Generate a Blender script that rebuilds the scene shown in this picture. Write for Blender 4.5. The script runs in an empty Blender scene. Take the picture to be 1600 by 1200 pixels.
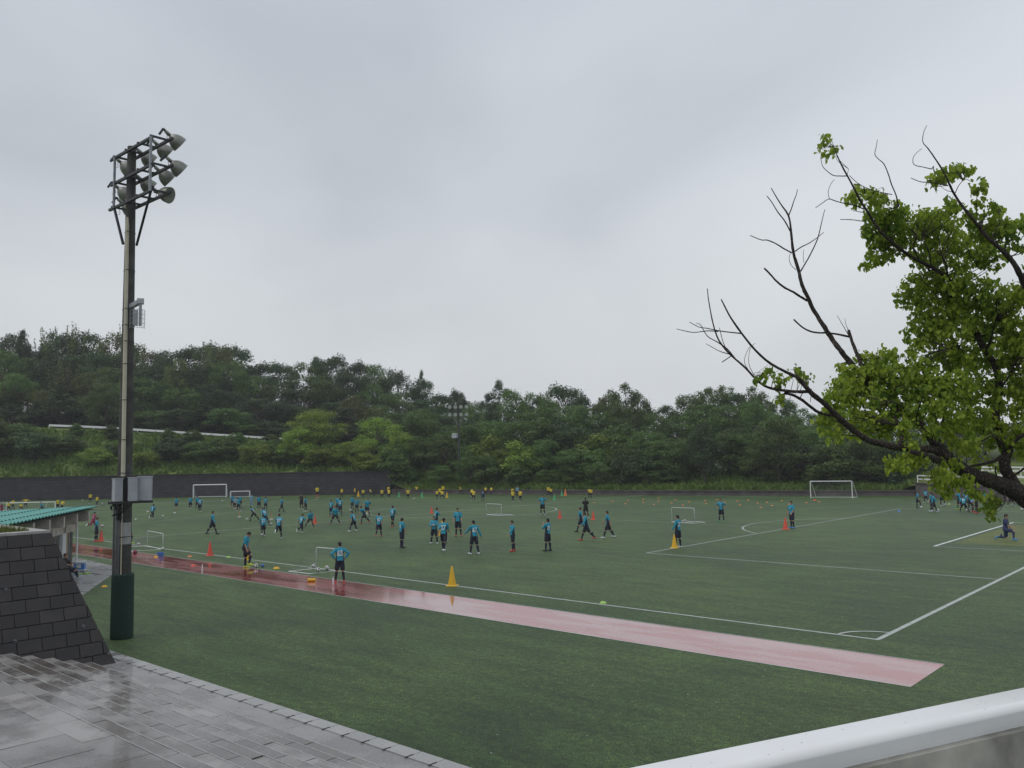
import bpy, math, random, bmesh
from mathutils import Vector, Matrix, Quaternion
from mathutils.bvhtree import BVHTree
R = math.radians
SC = bpy.context.scene
COL = SC.collection

# ------------------------------------------------------------------ camera
CX, CY, CH = 8.586, -24.482, 5.225
YAW, PIT, ROLL, F = -0.7307, 0.0839, -0.0170, 1330.0     # F in pixels of a 1600 px wide picture
fw = Vector((math.sin(YAW) * math.cos(PIT), math.cos(YAW) * math.cos(PIT), math.sin(PIT)))
rt0 = Vector((math.cos(YAW), -math.sin(YAW), 0))
up0 = rt0.cross(fw)
rt = rt0 * math.cos(ROLL) + up0 * math.sin(ROLL)
up = -rt0 * math.sin(ROLL) + up0 * math.cos(ROLL)
CP = Vector((CX, CY, CH))
cam_d = bpy.data.cameras.new("camera")
cam = bpy.data.objects.new("camera", cam_d)
COL.objects.link(cam)
cam.matrix_world = Matrix(((rt.x, up.x, -fw.x, CX), (rt.y, up.y, -fw.y, CY), (rt.z, up.z, -fw.z, CH), (0, 0, 0, 1)))
cam_d.sensor_width = 36
cam_d.lens = F / 1600 * 36
cam_d.clip_end = 3000
cam_d.clip_start = 0.05
SC.camera = cam

# ------------------------------------------------------------------ sky, sun, exposure
SUN_EL, SUN_AZ = R(58), R(200)
W = bpy.data.worlds.new("World")
SC.world = W
W.use_nodes = True
nt = W.node_tree
nt.nodes.clear()
def N(t, typ, **k):
    n = t.nodes.new(typ)
    for a, b in k.items():
        setattr(n, a, b)
    return n
def ramp(t, stops):
    n = t.nodes.new('ShaderNodeValToRGB')
    e = n.color_ramp.elements
    while len(e) < len(stops):
        e.new(0.5)
    for i, (p, c) in enumerate(stops):
        e[i].position = p
        e[i].color = (c[0], c[1], c[2], 1)
    return n
out = N(nt, 'ShaderNodeOutputWorld')
bg = N(nt, 'ShaderNodeBackground')
bg.inputs[1].default_value = 1.0
tc = N(nt, 'ShaderNodeTexCoord')
mp = N(nt, 'ShaderNodeMapping')
mp.inputs['Scale'].default_value = (1.0, 1.0, 1.6)
nz = N(nt, 'ShaderNodeTexNoise')
nz.inputs['Scale'].default_value = 1.35
nz.inputs['Detail'].default_value = 6
nz.inputs['Roughness'].default_value = 0.42
nz.inputs['Distortion'].default_value = 0.3
cl = ramp(nt, [(0.33, (0.375, 0.405, 0.445)), (0.50, (0.485, 0.515, 0.555)), (0.68, (0.57, 0.60, 0.635))])
sky = N(nt, 'ShaderNodeTexSky')
sky.sky_type = 'NISHITA'
sky.sun_disc = False
sky.sun_elevation = SUN_EL
sky.sun_rotation = SUN_AZ
sky.air_density = 2.0
sky.dust_density = 6.0
sc_ = N(nt, 'ShaderNodeVectorMath', operation='SCALE')
sc_.inputs['Scale'].default_value = 0.08
mx = N(nt, 'ShaderNodeMixRGB')
mx.inputs[0].default_value = 0.88
sep = N(nt, 'ShaderNodeSeparateXYZ')
hr = ramp(nt, [(0.0, (1.10, 1.09, 1.06)), (0.25, (1.04, 1.03, 1.02)), (0.6, (0.93, 0.94, 0.96)), (1, (0.9, 0.91, 0.93))])
ml = N(nt, 'ShaderNodeMixRGB', blend_type='MULTIPLY')
ml.inputs[0].default_value = 1
L = nt.links.new
L(tc.outputs['Generated'], mp.inputs[0]); L(mp.outputs[0], nz.inputs[0]); L(nz.outputs[0], cl.inputs[0])
L(tc.outputs['Generated'], sep.inputs[0]); L(sep.outputs[2], hr.inputs[0])
L(cl.outputs[0], ml.inputs[1]); L(hr.outputs[0], ml.inputs[2])
L(sky.outputs[0], sc_.inputs[0]); L(sc_.outputs[0], mx.inputs[1]); L(ml.outputs[0], mx.inputs[2])
L(mx.outputs[0], bg.inputs[0]); L(bg.outputs[0], out.inputs[0])
sl = bpy.data.lights.new("sun", 'SUN')
sl.energy = 0.5
sl.angle = R(25)
sl.color = (1, 0.97, 0.92)
so = bpy.data.objects.new("sun", sl)
COL.objects.link(so)
sd = Vector((math.sin(SUN_AZ) * math.cos(SUN_EL), math.cos(SUN_AZ) * math.cos(SUN_EL), math.sin(SUN_EL)))
so.rotation_euler = sd.to_track_quat('Z', 'Y').to_euler()
SC.view_settings.view_transform = 'Standard'
SC.view_settings.look = 'None'
SC.view_settings.exposure = 0.45
SC.view_settings.gamma = 1
SC.cycles.max_bounces = 6
SC.cycles.transparent_max_bounces = 8
SC.cycles.volume_bounces = 0

# ------------------------------------------------------------------ survey helpers (photo pixel -> place on the ground / at a depth)
def ray(x, y):
    return fw + rt * ((x - 800) / F) - up * ((y - 600) / F)
def G(x, y, z=0.0):
    d = ray(x, y)
    return CP + d * ((z - CH) / d.z)
def A(x, y, dep):
    return CP + ray(x, y) * dep
def pxm(P):
    return F / (Vector(P) - CP).dot(fw)
def hz(x):
    return 711.8 - (x - 800) * 0.01705
def AT(x, dep, z):
    P = A(x, hz(x), dep)
    return Vector((P.x, P.y, z))
def lerp(xs, ys, x):
    if x <= xs[0]: return ys[0]
    for i in range(1, len(xs)):
        if x <= xs[i]:
            t = (x - xs[i - 1]) / (xs[i] - xs[i - 1])
            return ys[i - 1] * (1 - t) + ys[i] * t
    return ys[-1]

# ------------------------------------------------------------------ materials
def srgb(r, g, b):
    f = lambda c: c / 12.92 if c <= 0.04045 else ((c + 0.055) / 1.055) ** 2.4
    return (f(r / 255), f(g / 255), f(b / 255))
def newmat(name):
    m = bpy.data.materials.new(name)
    m.use_nodes = True
    t = m.node_tree
    return m, t, t.nodes['Principled BSDF']
def plain(name, col, rough=0.6, metal=0.0, var=0.12, scale=8.0, bump=0.0, spec=0.5):
    m, t, b = newmat(name)
    tc = N(t, 'ShaderNodeTexCoord')
    n = N(t, 'ShaderNodeTexNoise')
    n.inputs['Scale'].default_value = scale
    n.inputs['Detail'].default_value = 5
    r = ramp(t, [(0.25, tuple(c * (1 - var) for c in col)), (0.75, tuple(min(1, c * (1 + var)) for c in col))])
    t.links.new(tc.outputs['Object'], n.inputs[0])
    t.links.new(n.outputs[0], r.inputs[0])
    t.links.new(r.outputs[0], b.inputs['Base Color'])
    b.inputs['Roughness'].default_value = rough
    b.inputs['Metallic'].default_value = metal
    b.inputs['Specular IOR Level'].default_value = spec
    if bump:
        bp = N(t, 'ShaderNodeBump')
        bp.inputs['Strength'].default_value = bump
        bp.inputs['Distance'].default_value = 0.02
        t.links.new(n.outputs[0], bp.inputs['Height'])
        t.links.new(bp.outputs[0], b.inputs['Normal'])
    return m
def leafmat(name, c1, c2, trans=0.35, var=0.25, nscale=0.45):
    m, t, b = newmat(name)
    tc = N(t, 'ShaderNodeTexCoord')
    n = N(t, 'ShaderNodeTexNoise'); n.inputs['Scale'].default_value = nscale; n.inputs['Detail'].default_value = 3
    g = N(t, 'ShaderNodeNewGeometry')
    oi = N(t, 'ShaderNodeObjectInfo')
    ad = N(t, 'ShaderNodeMath', operation='MULTIPLY_ADD'); ad.inputs[1].default_value = 0.35
    r = ramp(t, [(0.38, c1), (0.80, c2)])
    hsv = N(t, 'ShaderNodeHueSaturation')
    mr = N(t, 'ShaderNodeMapRange'); mr.inputs[3].default_value = 1 - var; mr.inputs[4].default_value = 1 + var
    mh = N(t, 'ShaderNodeMapRange'); mh.inputs[3].default_value = 0.485; mh.inputs[4].default_value = 0.515
    k = t.links.new
    k(tc.outputs['Object'], n.inputs[0])
    k(g.outputs['Random Per Island'], ad.inputs[0]); k(n.outputs[0], ad.inputs[2])
    k(ad.outputs[0], r.inputs[0]); k(r.outputs[0], hsv.inputs['Color'])
    k(oi.outputs['Random'], mr.inputs[0]); k(mr.outputs[0], hsv.inputs['Value'])
    k(oi.outputs['Random'], mh.inputs[0]); k(mh.outputs[0], hsv.inputs['Hue'])
    k(hsv.outputs[0], b.inputs['Base Color'])
    b.inputs['Roughness'].default_value = 0.55
    b.inputs['Specular IOR Level'].default_value = 0.35
    tr = N(t, 'ShaderNodeBsdfTranslucent')
    k(hsv.outputs[0], tr.inputs[0])
    ms = N(t, 'ShaderNodeMixShader'); ms.inputs[0].default_value = trans
    o = t.nodes['Material Output']
    k(b.outputs[0], ms.inputs[1]); k(tr.outputs[0], ms.inputs[2]); k(ms.outputs[0], o.inputs[0])
    return m

def turf_material(name, base, base2, wet=0.55):
    m, t, b = newmat(name)
    k = t.links.new
    tc = N(t, 'ShaderNodeTexCoord')
    big = N(t, 'ShaderNodeTexNoise'); big.inputs['Scale'].default_value = 0.09; big.inputs['Detail'].default_value = 7; big.inputs['Roughness'].default_value = 0.65
    mp = N(t, 'ShaderNodeMapping'); mp.inputs['Rotation'].default_value = (0, 0, R(-20)); mp.inputs['Scale'].default_value = (0.45, 1.6, 1)
    mid = N(t, 'ShaderNodeTexNoise'); mid.inputs['Scale'].default_value = 0.8; mid.inputs['Detail'].default_value = 7; mid.inputs['Roughness'].default_value = 0.7
    fine = N(t, 'ShaderNodeTexNoise'); fine.inputs['Scale'].default_value = 26; fine.inputs['Detail'].default_value = 4; fine.inputs['Roughness'].default_value = 0.8
    k(tc.outputs['Object'], big.inputs[0]); k(tc.outputs['Object'], mp.inputs[0]); k(mp.outputs[0], mid.inputs[0]); k(tc.outputs['Object'], fine.inputs[0]); fine.noise_dimensions = '2D'
    r1 = ramp(t, [(0.36, base), (0.62, base2)])
    k(big.outputs[0], r1.inputs[0])
    r2 = ramp(t, [(0.32, (0.62, 0.64, 0.62)), (0.68, (1.34, 1.32, 1.25))])
    k(mid.outputs[0], r2.inputs[0])
    r3 = ramp(t, [(0.30, (0.22, 0.22, 0.22)), (0.5, (0.95, 0.95, 0.95)), (0.68, (2.1, 2.1, 1.8))])
    k(fine.outputs[0], r3.inputs[0])
    coarse = N(t, 'ShaderNodeTexNoise'); coarse.inputs['Scale'].default_value = 5.5; coarse.inputs['Detail'].default_value = 8; coarse.inputs['Roughness'].default_value = 0.85
    k(tc.outputs['Object'], coarse.inputs[0])
    r4 = ramp(t, [(0.36, (0.45, 0.45, 0.45)), (0.5, (0.95, 0.95, 0.95)), (0.63, (1.65, 1.62, 1.5))])
    k(coarse.outputs[0], r4.inputs[0])
    m3 = N(t, 'ShaderNodeMixRGB', blend_type='MULTIPLY'); m3.inputs[0].default_value = 1
    m1 = N(t, 'ShaderNodeMixRGB', blend_type='MULTIPLY'); m1.inputs[0].default_value = 1
    m2 = N(t, 'ShaderNodeMixRGB', blend_type='MULTIPLY'); m2.inputs[0].default_value = 1
    k(r1.outputs[0], m1.inputs[1]); k(r2.outputs[0], m1.inputs[2]); k(m1.outputs[0], m2.inputs[1]); k(r3.outputs[0], m2.inputs[2])
    k(m2.outputs[0], m3.inputs[1]); k(r4.outputs[0], m3.inputs[2])
    k(m3.outputs[0], b.inputs['Base Color'])
    b.inputs['Roughness'].default_value = wet
    b.inputs['Specular IOR Level'].default_value = 0.38
    bp = N(t, 'ShaderNodeBump'); bp.inputs['Strength'].default_value = 0.9; bp.inputs['Distance'].default_value = 0.05
    k(fine.outputs[0], bp.inputs['Height']); k(bp.outputs[0], b.inputs['Normal'])
    return m

def wet_material(name, c1, c2, r_lo, r_hi, scale=1.2, stretch=(1, 1, 1), island=0.0, fine=60, bump=0.15, spec=0.5, coat=0.0):
    m, t, b = newmat(name)
    k = t.links.new
    tc = N(t, 'ShaderNodeTexCoord')
    mp = N(t, 'ShaderNodeMapping'); mp.inputs['Scale'].default_value = stretch
    n = N(t, 'ShaderNodeTexNoise'); n.inputs['Scale'].default_value = scale; n.inputs['Detail'].default_value = 6; n.inputs['Roughness'].default_value = 0.6
    f = N(t, 'ShaderNodeTexNoise'); f.inputs['Scale'].default_value = fine; f.inputs['Detail'].default_value = 3
    k(tc.outputs['Object'], mp.inputs[0]); k(mp.outputs[0], n.inputs[0]); k(mp.outputs[0], f.inputs[0])
    r = ramp(t, [(0.43, c1), (0.57, c2)])
    k(n.outputs[0], r.inputs[0])
    f2 = ramp(t, [(0.3, (0.8, 0.8, 0.8)), (0.7, (1.15, 1.15, 1.15))]); k(f.outputs[0], f2.inputs[0])
    m1 = N(t, 'ShaderNodeMixRGB', blend_type='MULTIPLY'); m1.inputs[0].default_value = 1
    k(r.outputs[0], m1.inputs[1]); k(f2.outputs[0], m1.inputs[2])
    last = m1
    if island:
        g = N(t, 'ShaderNodeNewGeometry')
        hs = N(t, 'ShaderNodeHueSaturation'); mr = N(t, 'ShaderNodeMapRange'); mr.inputs[3].default_value = 1 - island; mr.inputs[4].default_value = 1 + island
        k(g.outputs['Random Per Island'], mr.inputs[0]); k(mr.outputs[0], hs.inputs['Value']); k(m1.outputs[0], hs.inputs['Color'])
        last = hs
    k(last.outputs[0], b.inputs['Base Color'])
    rr = N(t, 'ShaderNodeMapRange'); rr.inputs[1].default_value = 0.44; rr.inputs[2].default_value = 0.56; rr.inputs[3].default_value = r_lo; rr.inputs[4].default_value = r_hi
    k(n.outputs[0], rr.inputs[0]); k(rr.outputs[0], b.inputs['Roughness'])
    b.inputs['Specular IOR Level'].default_value = spec
    b.inputs['Coat Weight'].default_value = coat
    b.inputs['Coat Roughness'].default_value = 0.06
    b.inputs['Coat IOR'].default_value = 1.33
    bp = N(t, 'ShaderNodeBump'); bp.inputs['Strength'].default_value = bump; bp.inputs['Distance'].default_value = 0.01
    k(f.outputs[0], bp.inputs['Height']); k(bp.outputs[0], b.inputs['Normal'])
    return m

M = {}
M['turf'] = turf_material('turf', (0.040, 0.084, 0.025), (0.076, 0.132, 0.036))
M['turf_goal'] = turf_material('goal_turf', (0.11, 0.14, 0.020), (0.13, 0.16, 0.026))
M['bank'] = turf_material('bank_grass', (0.08, 0.12, 0.025), (0.15, 0.20, 0.042), 0.7)
M['track'] = wet_material('wet_track', (0.30, 0.042, 0.042), (0.37, 0.075, 0.072), 0.10, 0.36, 0.7, (0.35, 1.6, 1), fine=22, bump=0.12, coat=0.85)
M['line'] = plain('line_paint', (0.42, 0.46, 0.43), 0.6, var=0.25, scale=3)
M['linew'] = plain('line_paint_bright', (0.62, 0.66, 0.64), 0.6, var=0.1, scale=3)
M['slab'] = wet_material('wet_slab', (0.135, 0.118, 0.105), (0.29, 0.278, 0.268), 0.06, 0.50, 0.75, island=0.22, fine=110, bump=0.22, coat=0.38)
M['pave'] = wet_material('wet_pavement', (0.22, 0.215, 0.215), (0.30, 0.295, 0.29), 0.2, 0.5, 0.8, fine=90, bump=0.5, coat=0.3)
M['kerb'] = wet_material('kerb_stone', (0.30, 0.30, 0.30), (0.38, 0.38, 0.37), 0.2, 0.5, 1.5, island=0.08)
M['dark'] = plain('dark_gap', (0.012, 0.012, 0.012), 0.9)
M['block'] = wet_material('dark_block', (0.022, 0.019, 0.019), (0.046, 0.040, 0.039), 0.45, 0.75, 2.5, island=0.28, fine=70, bump=0.9)
M['wallfar'] = None
M['concrete'] = plain('concrete', (0.42, 0.39, 0.34), 0.7, var=0.25, scale=3, bump=0.2)
M['concrete_d'] = plain('weathered_concrete', (0.11, 0.095, 0.095), 0.8, var=0.35, scale=0.9, bump=0.3)
M['coping'] = plain('coping_stone', (0.36, 0.35, 0.34), 0.6, var=0.2, scale=6, bump=0.2)
M['white'] = plain('white_paint', (0.78, 0.79, 0.80), 0.28, var=0.04, scale=5)
M['whitem'] = plain('white_metal', (0.62, 0.64, 0.65), 0.35, var=0.1, scale=9)
M['greym'] = plain('galvanised', (0.26, 0.28, 0.30), 0.45, metal=0.4, var=0.2, scale=7)
M['darkm'] = plain('dark_steel', (0.035, 0.038, 0.042), 0.5, metal=0.3, var=0.35, scale=6)
M['cable'] = plain('grey_conduit', (0.13, 0.135, 0.14), 0.5, var=0.2, scale=6)
M['cream'] = plain('cream_conduit', (0.46, 0.43, 0.33), 0.5, var=0.12, scale=3)
M['lamp'] = plain('lamp_bowl', (0.24, 0.245, 0.22), 0.38, metal=0.35, var=0.3, scale=5)
M['lampin'] = plain('lamp_inside', (0.5, 0.52, 0.48), 0.2, metal=0.5)
M['box'] = plain('grey_cabinet', (0.36, 0.38, 0.41), 0.4, var=0.16, scale=3)
M['mat'] = plain('green_mat', (0.006, 0.032, 0.022), 0.75, var=0.35, scale=22, bump=0.5)
M['roof'] = plain('teal_roof', (0.065, 0.30, 0.255), 0.35, var=0.12, scale=2)
M['door'] = plain('grey_door', (0.085, 0.085, 0.08), 0.5, var=0.3, scale=3)
M['wood'] = plain('tan_timber', (0.26, 0.20, 0.13), 0.7, var=0.2, scale=5)
M['bark'] = plain('bark', (0.030, 0.023, 0.018), 0.8, var=0.6, scale=13, bump=1.0)
t = M['bark'].node_tree; b = t.nodes['Principled BSDF']
vo = N(t, 'ShaderNodeTexVoronoi', feature='DISTANCE_TO_EDGE'); vo.inputs['Scale'].default_value = 26
mpb = N(t, 'ShaderNodeMapping'); mpb.inputs['Scale'].default_value = (1, 1, 0.55)
tcb = N(t, 'ShaderNodeTexCoord'); nzb = N(t, 'ShaderNodeTexNoise'); nzb.inputs['Scale'].default_value = 9; nzb.inputs['Detail'].default_value = 8
vm = N(t, 'ShaderNodeVectorMath', operation='MULTIPLY_ADD'); vm.inputs[1].default_value = (.16, .16, .16)
rb_ = ramp(t, [(0.0, (0.006, 0.005, 0.004)), (0.25, (0.030, 0.022, 0.017)), (0.7, (0.085, 0.068, 0.055))])
bpb = N(t, 'ShaderNodeBump'); bpb.inputs['Strength'].default_value = 1.0; bpb.inputs['Distance'].default_value = 0.03
t.links.new(tcb.outputs['Object'], mpb.inputs[0]); t.links.new(mpb.outputs[0], nzb.inputs[0]); t.links.new(nzb.outputs['Color'], vm.inputs[0]); t.links.new(mpb.outputs[0], vm.inputs[2])
t.links.new(vm.outputs[0], vo.inputs['Vector']); t.links.new(vo.outputs['Distance'], rb_.inputs[0]); t.links.new(rb_.outputs[0], b.inputs['Base Color'])
rb_.color_ramp.elements[1].position = 0.10; rb_.color_ramp.elements[2].position = 0.34
t.links.new(vo.outputs['Distance'], bpb.inputs['Height']); t.links.new(bpb.outputs[0], b.inputs['Normal'])
M['barkg'] = plain('grey_bark', (0.07, 0.062, 0.052), 0.85, var=0.4, scale=3)
M['navy'] = plain('navy_cloth', (0.010, 0.013, 0.030), 0.8)
M['black'] = plain('black_cloth', (0.008, 0.008, 0.010), 0.8)
M['teal'] = plain('teal_shirt', (0.014, 0.27, 0.40), 0.7, var=0.22, scale=6)
M['pale'] = plain('pale_kit', (0.16, 0.30, 0.42), 0.7)
M['yellow'] = plain('yellow_shirt', (0.62, 0.47, 0.035), 0.7, var=0.12)
M['pink'] = plain('magenta_kit', (0.24, 0.022, 0.075), 0.7)
M['blue2'] = plain('royal_kit', (0.018, 0.032, 0.10), 0.7)
M['skin'] = plain('skin', (0.40, 0.23, 0.155), 0.55, var=0.06)
M['hair'] = plain('black_hair', (0.008, 0.006, 0.006), 0.5)
M['sred'] = plain('red_boot', (0.55, 0.06, 0.05), 0.4)
M['swht'] = plain('white_boot', (0.62, 0.66, 0.68), 0.4)
M['slim'] = plain('lime_boot', (0.50, 0.62, 0.05), 0.4)
M['sblk'] = plain('dark_boot', (0.02, 0.02, 0.025), 0.4)
M['sblu'] = plain('blue_boot', (0.06, 0.25, 0.55), 0.4)
M['num'] = plain('white_number', (0.72, 0.75, 0.76), 0.6, var=0.02)
M['cyel'] = plain('yellow_plastic', (0.72, 0.42, 0.010), 0.35, var=0.04)
M['cred'] = plain('red_plastic', (0.66, 0.075, 0.04), 0.35, var=0.04)
M['cora'] = plain('orange_plastic', (0.75, 0.22, 0.05), 0.35, var=0.04)
M['cgrn'] = plain('green_plastic', (0.06, 0.42, 0.17), 0.35, var=0.04)
M['clim'] = plain('lime_plastic', (0.35, 0.60, 0.12), 0.35, var=0.04)
M['cblu'] = plain('blue_plastic', (0.06, 0.22, 0.60), 0.35, var=0.04)
M['ballw'] = plain('ball_white', (0.66, 0.67, 0.65), 0.35, var=0.04)
M['ballk'] = plain('ball_black', (0.02, 0.02, 0.02), 0.35)
M['net'] = plain('net_cord', (0.32, 0.34, 0.35), 0.7)
M['asphalt'] = wet_material('wet_asphalt', (0.05, 0.05, 0.052), (0.08, 0.08, 0.08), 0.2, 0.5)
LEAF = {
 'dark': leafmat('evergreen_leaf', (0.018, 0.040, 0.015), (0.062, 0.104, 0.030), 0.25, 0.34),
 'mid': leafmat('broad_leaf', (0.040, 0.082, 0.020), (0.125, 0.200, 0.045), 0.32, 0.33),
 'light': leafmat('young_leaf', (0.13, 0.215, 0.030), (0.27, 0.37, 0.055), 0.4),
 'olive': leafmat('olive_leaf', (0.060, 0.085, 0.022), (0.14, 0.17, 0.040), 0.3),
 'bamboo': leafmat('bamboo_leaf', (0.075, 0.105, 0.022), (0.15, 0.18, 0.04), 0.35),
}
LEAF['hero'] = leafmat('maple_leaf', (0.080, 0.170, 0.022), (0.38, 0.48, 0.060), 0.52, var=0.0, nscale=1.1)

M['track'].node_tree.nodes['Principled BSDF'].inputs['Coat IOR'].default_value = 1.52
# ------------------------------------------------------------------ object helpers
def tag(o, label=None, cat=None, group=None, kind=None):
    if label: o['label'] = label
    if cat: o['category'] = cat
    if group: o['group'] = group
    if kind: o['kind'] = kind
    return o
def empty(name, loc=(0, 0, 0), label=None, cat=None, group=None, rz=0.0):
    o = bpy.data.objects.new(name, None)
    o.empty_display_size = 0.2
    o.location = loc
    o.rotation_euler.z = rz
    COL.objects.link(o)
    return tag(o, label, cat, group)
class MB:
    def __init__(s):
        s.v, s.f, s.m = [], [], []
    def add(s, vs, fs, mi=0):
        n = len(s.v)
        s.v += [tuple(p) for p in vs]
        s.f += [tuple(i + n for i in f) for f in fs]
        s.m += [mi] * len(fs)
        return s
    def box(s, c, size, rot=None, mi=0, taper=1.0):
        a, b, d = size[0] / 2, size[1] / 2, size[2] / 2
        vs = [Vector((x * a * (taper if z > 0 else 1), y * b * (taper if z > 0 else 1), z * d)) for z in (-1, 1) for y in (-1, 1) for x in (-1, 1)]
        if rot is not None: vs = [rot @ p for p in vs]
        c = Vector(c)
        return s.add([p + c for p in vs], [(0, 2, 3, 1), (4, 5, 7, 6), (0, 1, 5, 4), (2, 6, 7, 3), (0, 4, 6, 2), (1, 3, 7, 5)], mi)
    def bar(s, p, q, w, h=None, mi=0):
        p, q = Vector(p), Vector(q)
        d = q - p
        h = h or w
        r = d.to_track_quat('X', 'Z').to_matrix()
        return s.box((p + q) / 2, (d.length, w, h), r, mi)
    def tube(s, pts, rad, n=8, mi=0, cap=True, up=None):
        pts = [Vector(p) for p in pts]
        if not isinstance(rad, (list, tuple)): rad = [rad] * len(pts)
        rings, prev = [], None
        for i, p in enumerate(pts):
            d = (pts[min(i + 1, len(pts) - 1)] - pts[max(i - 1, 0)]).normalized()
            if prev is None:
                a = Vector((0, 0, 1)) if abs(d.z) < 0.9 else Vector((1, 0, 0))
                u = d.cross(a).normalized()
            else:
                u = (prev - d * prev.dot(d)).normalized()
            prev = u
            w = d.cross(u)
            rings.append([p + (u * math.cos(2 * math.pi * k / n) + w * math.sin(2 * math.pi * k / n)) * rad[i] for k in range(n)])
        vs = [q for r in rings for q in r]
        fs = []
        for i in range(len(rings) - 1):
            for k in range(n):
                a, b = i * n + k, i * n + (k + 1) % n
                fs.append((a, b, b + n, a + n))
        if cap:
            fs.append(tuple(range(n))[::-1])
            fs.append(tuple(range((len(rings) - 1) * n, len(rings) * n)))
        return s.add(vs, fs, mi)
    def lathe(s, prof, o=(0, 0, 0), rot=None, n=16, mi=0):
        vs, fs = [], []
        for r, z in prof:
            for k in range(n):
                vs.append(Vector((r * math.cos(2 * math.pi * k / n), r * math.sin(2 * math.pi * k / n), z)))
        if rot is not None: vs = [rot @ p for p in vs]
        vs = [p + Vector(o) for p in vs]
        for i in range(len(prof) - 1):
            for k in range(n):
                a, b = i * n + k, i * n + (k + 1) % n
                fs.append((a, b, b + n, a + n))
        return s.add(vs, fs, mi)
    def ell(s, c, r, n=12, m=8, rot=None, mi=0):
        vs, fs = [], []
        for i in range(m + 1):
            t = math.pi * i / m
            for k in range(n):
                p = 2 * math.pi * k / n
                vs.append(Vector((r[0] * math.sin(t) * math.cos(p), r[1] * math.sin(t) * math.sin(p), r[2] * math.cos(t))))
        if rot is not None: vs = [rot @ q for q in vs]
        vs = [q + Vector(c) for q in vs]
        for i in range(m):
            for k in range(n):
                a, b = i * n + k, i * n + (k + 1) % n
                fs.append((a, a + n, b + n, b))
        return s.add(vs, fs, mi)
    def mesh(s, name, mats, off=(0, 0, 0), smooth=False, merge=False):
        me = bpy.data.meshes.new(name)
        ox = Vector(off)
        me.from_pydata([(p[0] - ox.x, p[1] - ox.y, p[2] - ox.z) for p in s.v], [], s.f)
        if not isinstance(mats, (list, tuple)): mats = [mats]
        for x in mats: me.materials.append(x)
        if len(mats) > 1: me.polygons.foreach_set('material_index', s.m)
        if smooth: me.polygons.foreach_set('use_smooth', [True] * len(me.polygons))
        me.validate()
        me.update()
        return me
    def build(s, name, mats, parent=None, smooth=False, world=True):
        """verts are in world space (world=True) or already in the parent's frame"""
        if parent is not None and world:
            off = parent.location
        else:
            off = (0, 0, 0)
        o = bpy.data.objects.new(name, s.mesh(name, mats, off, smooth))
        COL.objects.link(o)
        o.parent = parent
        return o
def copy_tree(o, parent=None):
    c = o.copy()
    COL.objects.link(c)
    c.parent = parent
    for ch in o.children:
        copy_tree(ch, c)
    return c
def paint(o, idx, mat):
    o.material_slots[idx].link = 'OBJECT'
    o.material_slots[idx].material = mat

# ------------------------------------------------------------------ ground, markings, track
def sheet(name, pts, z, mat, **k):
    b = MB().add([(p[0], p[1], z) for p in pts], [tuple(range(len(pts)))])
    o = b.build(name, mat)
    return tag(o, kind='structure', **k)
sheet('ground', [(-480, -480), (480, -480), (480, 480), (-480, 480)], 0, M['turf'])
GA = 13.89
lb = MB()
def seg(p, q, w=0.12, z=0.008, mi=0):
    p, q = Vector((p[0], p[1], 0)), Vector((q[0], q[1], 0))
    d = (q - p).normalized(); s = Vector((-d.y, d.x, 0)) * w / 2
    lb.add([(v.x, v.y, z) for v in (p + s, p - s, q - s, q + s)], [(0, 1, 2, 3)], mi)
def arc(c, r, a0, a1, w=0.12, n=40, z=0.012):
    for i in range(n):
        t0, t1 = R(a0 + (a1 - a0) * i / n), R(a0 + (a1 - a0) * (i + 1) / n)
        vs = [(c[0] + (r + s * w / 2) * math.cos(t), c[1] + (r + s * w / 2) * math.sin(t), z) for t in (t0, t1) for s in (-1, 1)]
        lb.add(vs, [(0, 1, 3, 2)], 0)
PX = -101.2
seg((0.06, 0), (PX, 0)); seg((PX, 68), (0.06, 68)); seg((0, 0.061), (0, 67.93), 0.15); seg((PX, 0.061), (PX, 67.93)); seg((-50.6, 0.061), (-50.6, 67.93))
for s, x0 in ((-1, 0), (1, PX)):
    xa = x0 + s * 16.5
    seg((x0 + s * 0.08, GA), (xa, GA), 0.11); seg((xa, GA - 0.06), (xa, GA + 40.32 + 0.06), 0.12, 0.012); seg((xa, GA + 40.32), (x0 + s * 0.08, GA + 40.32), 0.11)
    ya = GA + 11
    seg((x0 + s * 0.08, ya), (x0 + s * 5.5, ya), 0.10); seg((x0 + s * 5.5, ya - 0.05), (x0 + s * 5.5, ya + 18.32), 0.17, 0.012, 1); seg((x0 + s * 5.5, ya + 18.32), (x0 + s * 0.08, ya + 18.32), 0.12)
    c = (x0 + s * 11, GA + 20.16)
    arc(c, 9.15, (127 if s < 0 else -53), (233 if s < 0 else 53))
arc((-50.6, 34), 9.15, 0, 360, n=72)
arc((0, 0), 1.1, 90, 180, 0.1, 12)
# faint lines of the junior pitches that share the turf
seg((-16.9, 31), (-72, 33), 0.07, 0.016); seg((-62, 4), (-74, 30), 0.07, 0.016); seg((-84, 12), (-72, 60), 0.07, 0.016)
seg((-92, 20), (-95, 40), 0.07, 0.016); seg((-30, 52), (-20, 66), 0.07, 0.016)
tag(lb.build('pitch_markings', [M['line'], M['linew']]), kind='structure')
sheet('goal_mouth_turf', [(-0.2, GA + 13.5), (-5.1, GA + 13.5), (-5.1, GA + 27), (-0.2, GA + 27)], 0.004, M['turf_goal'])
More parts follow.
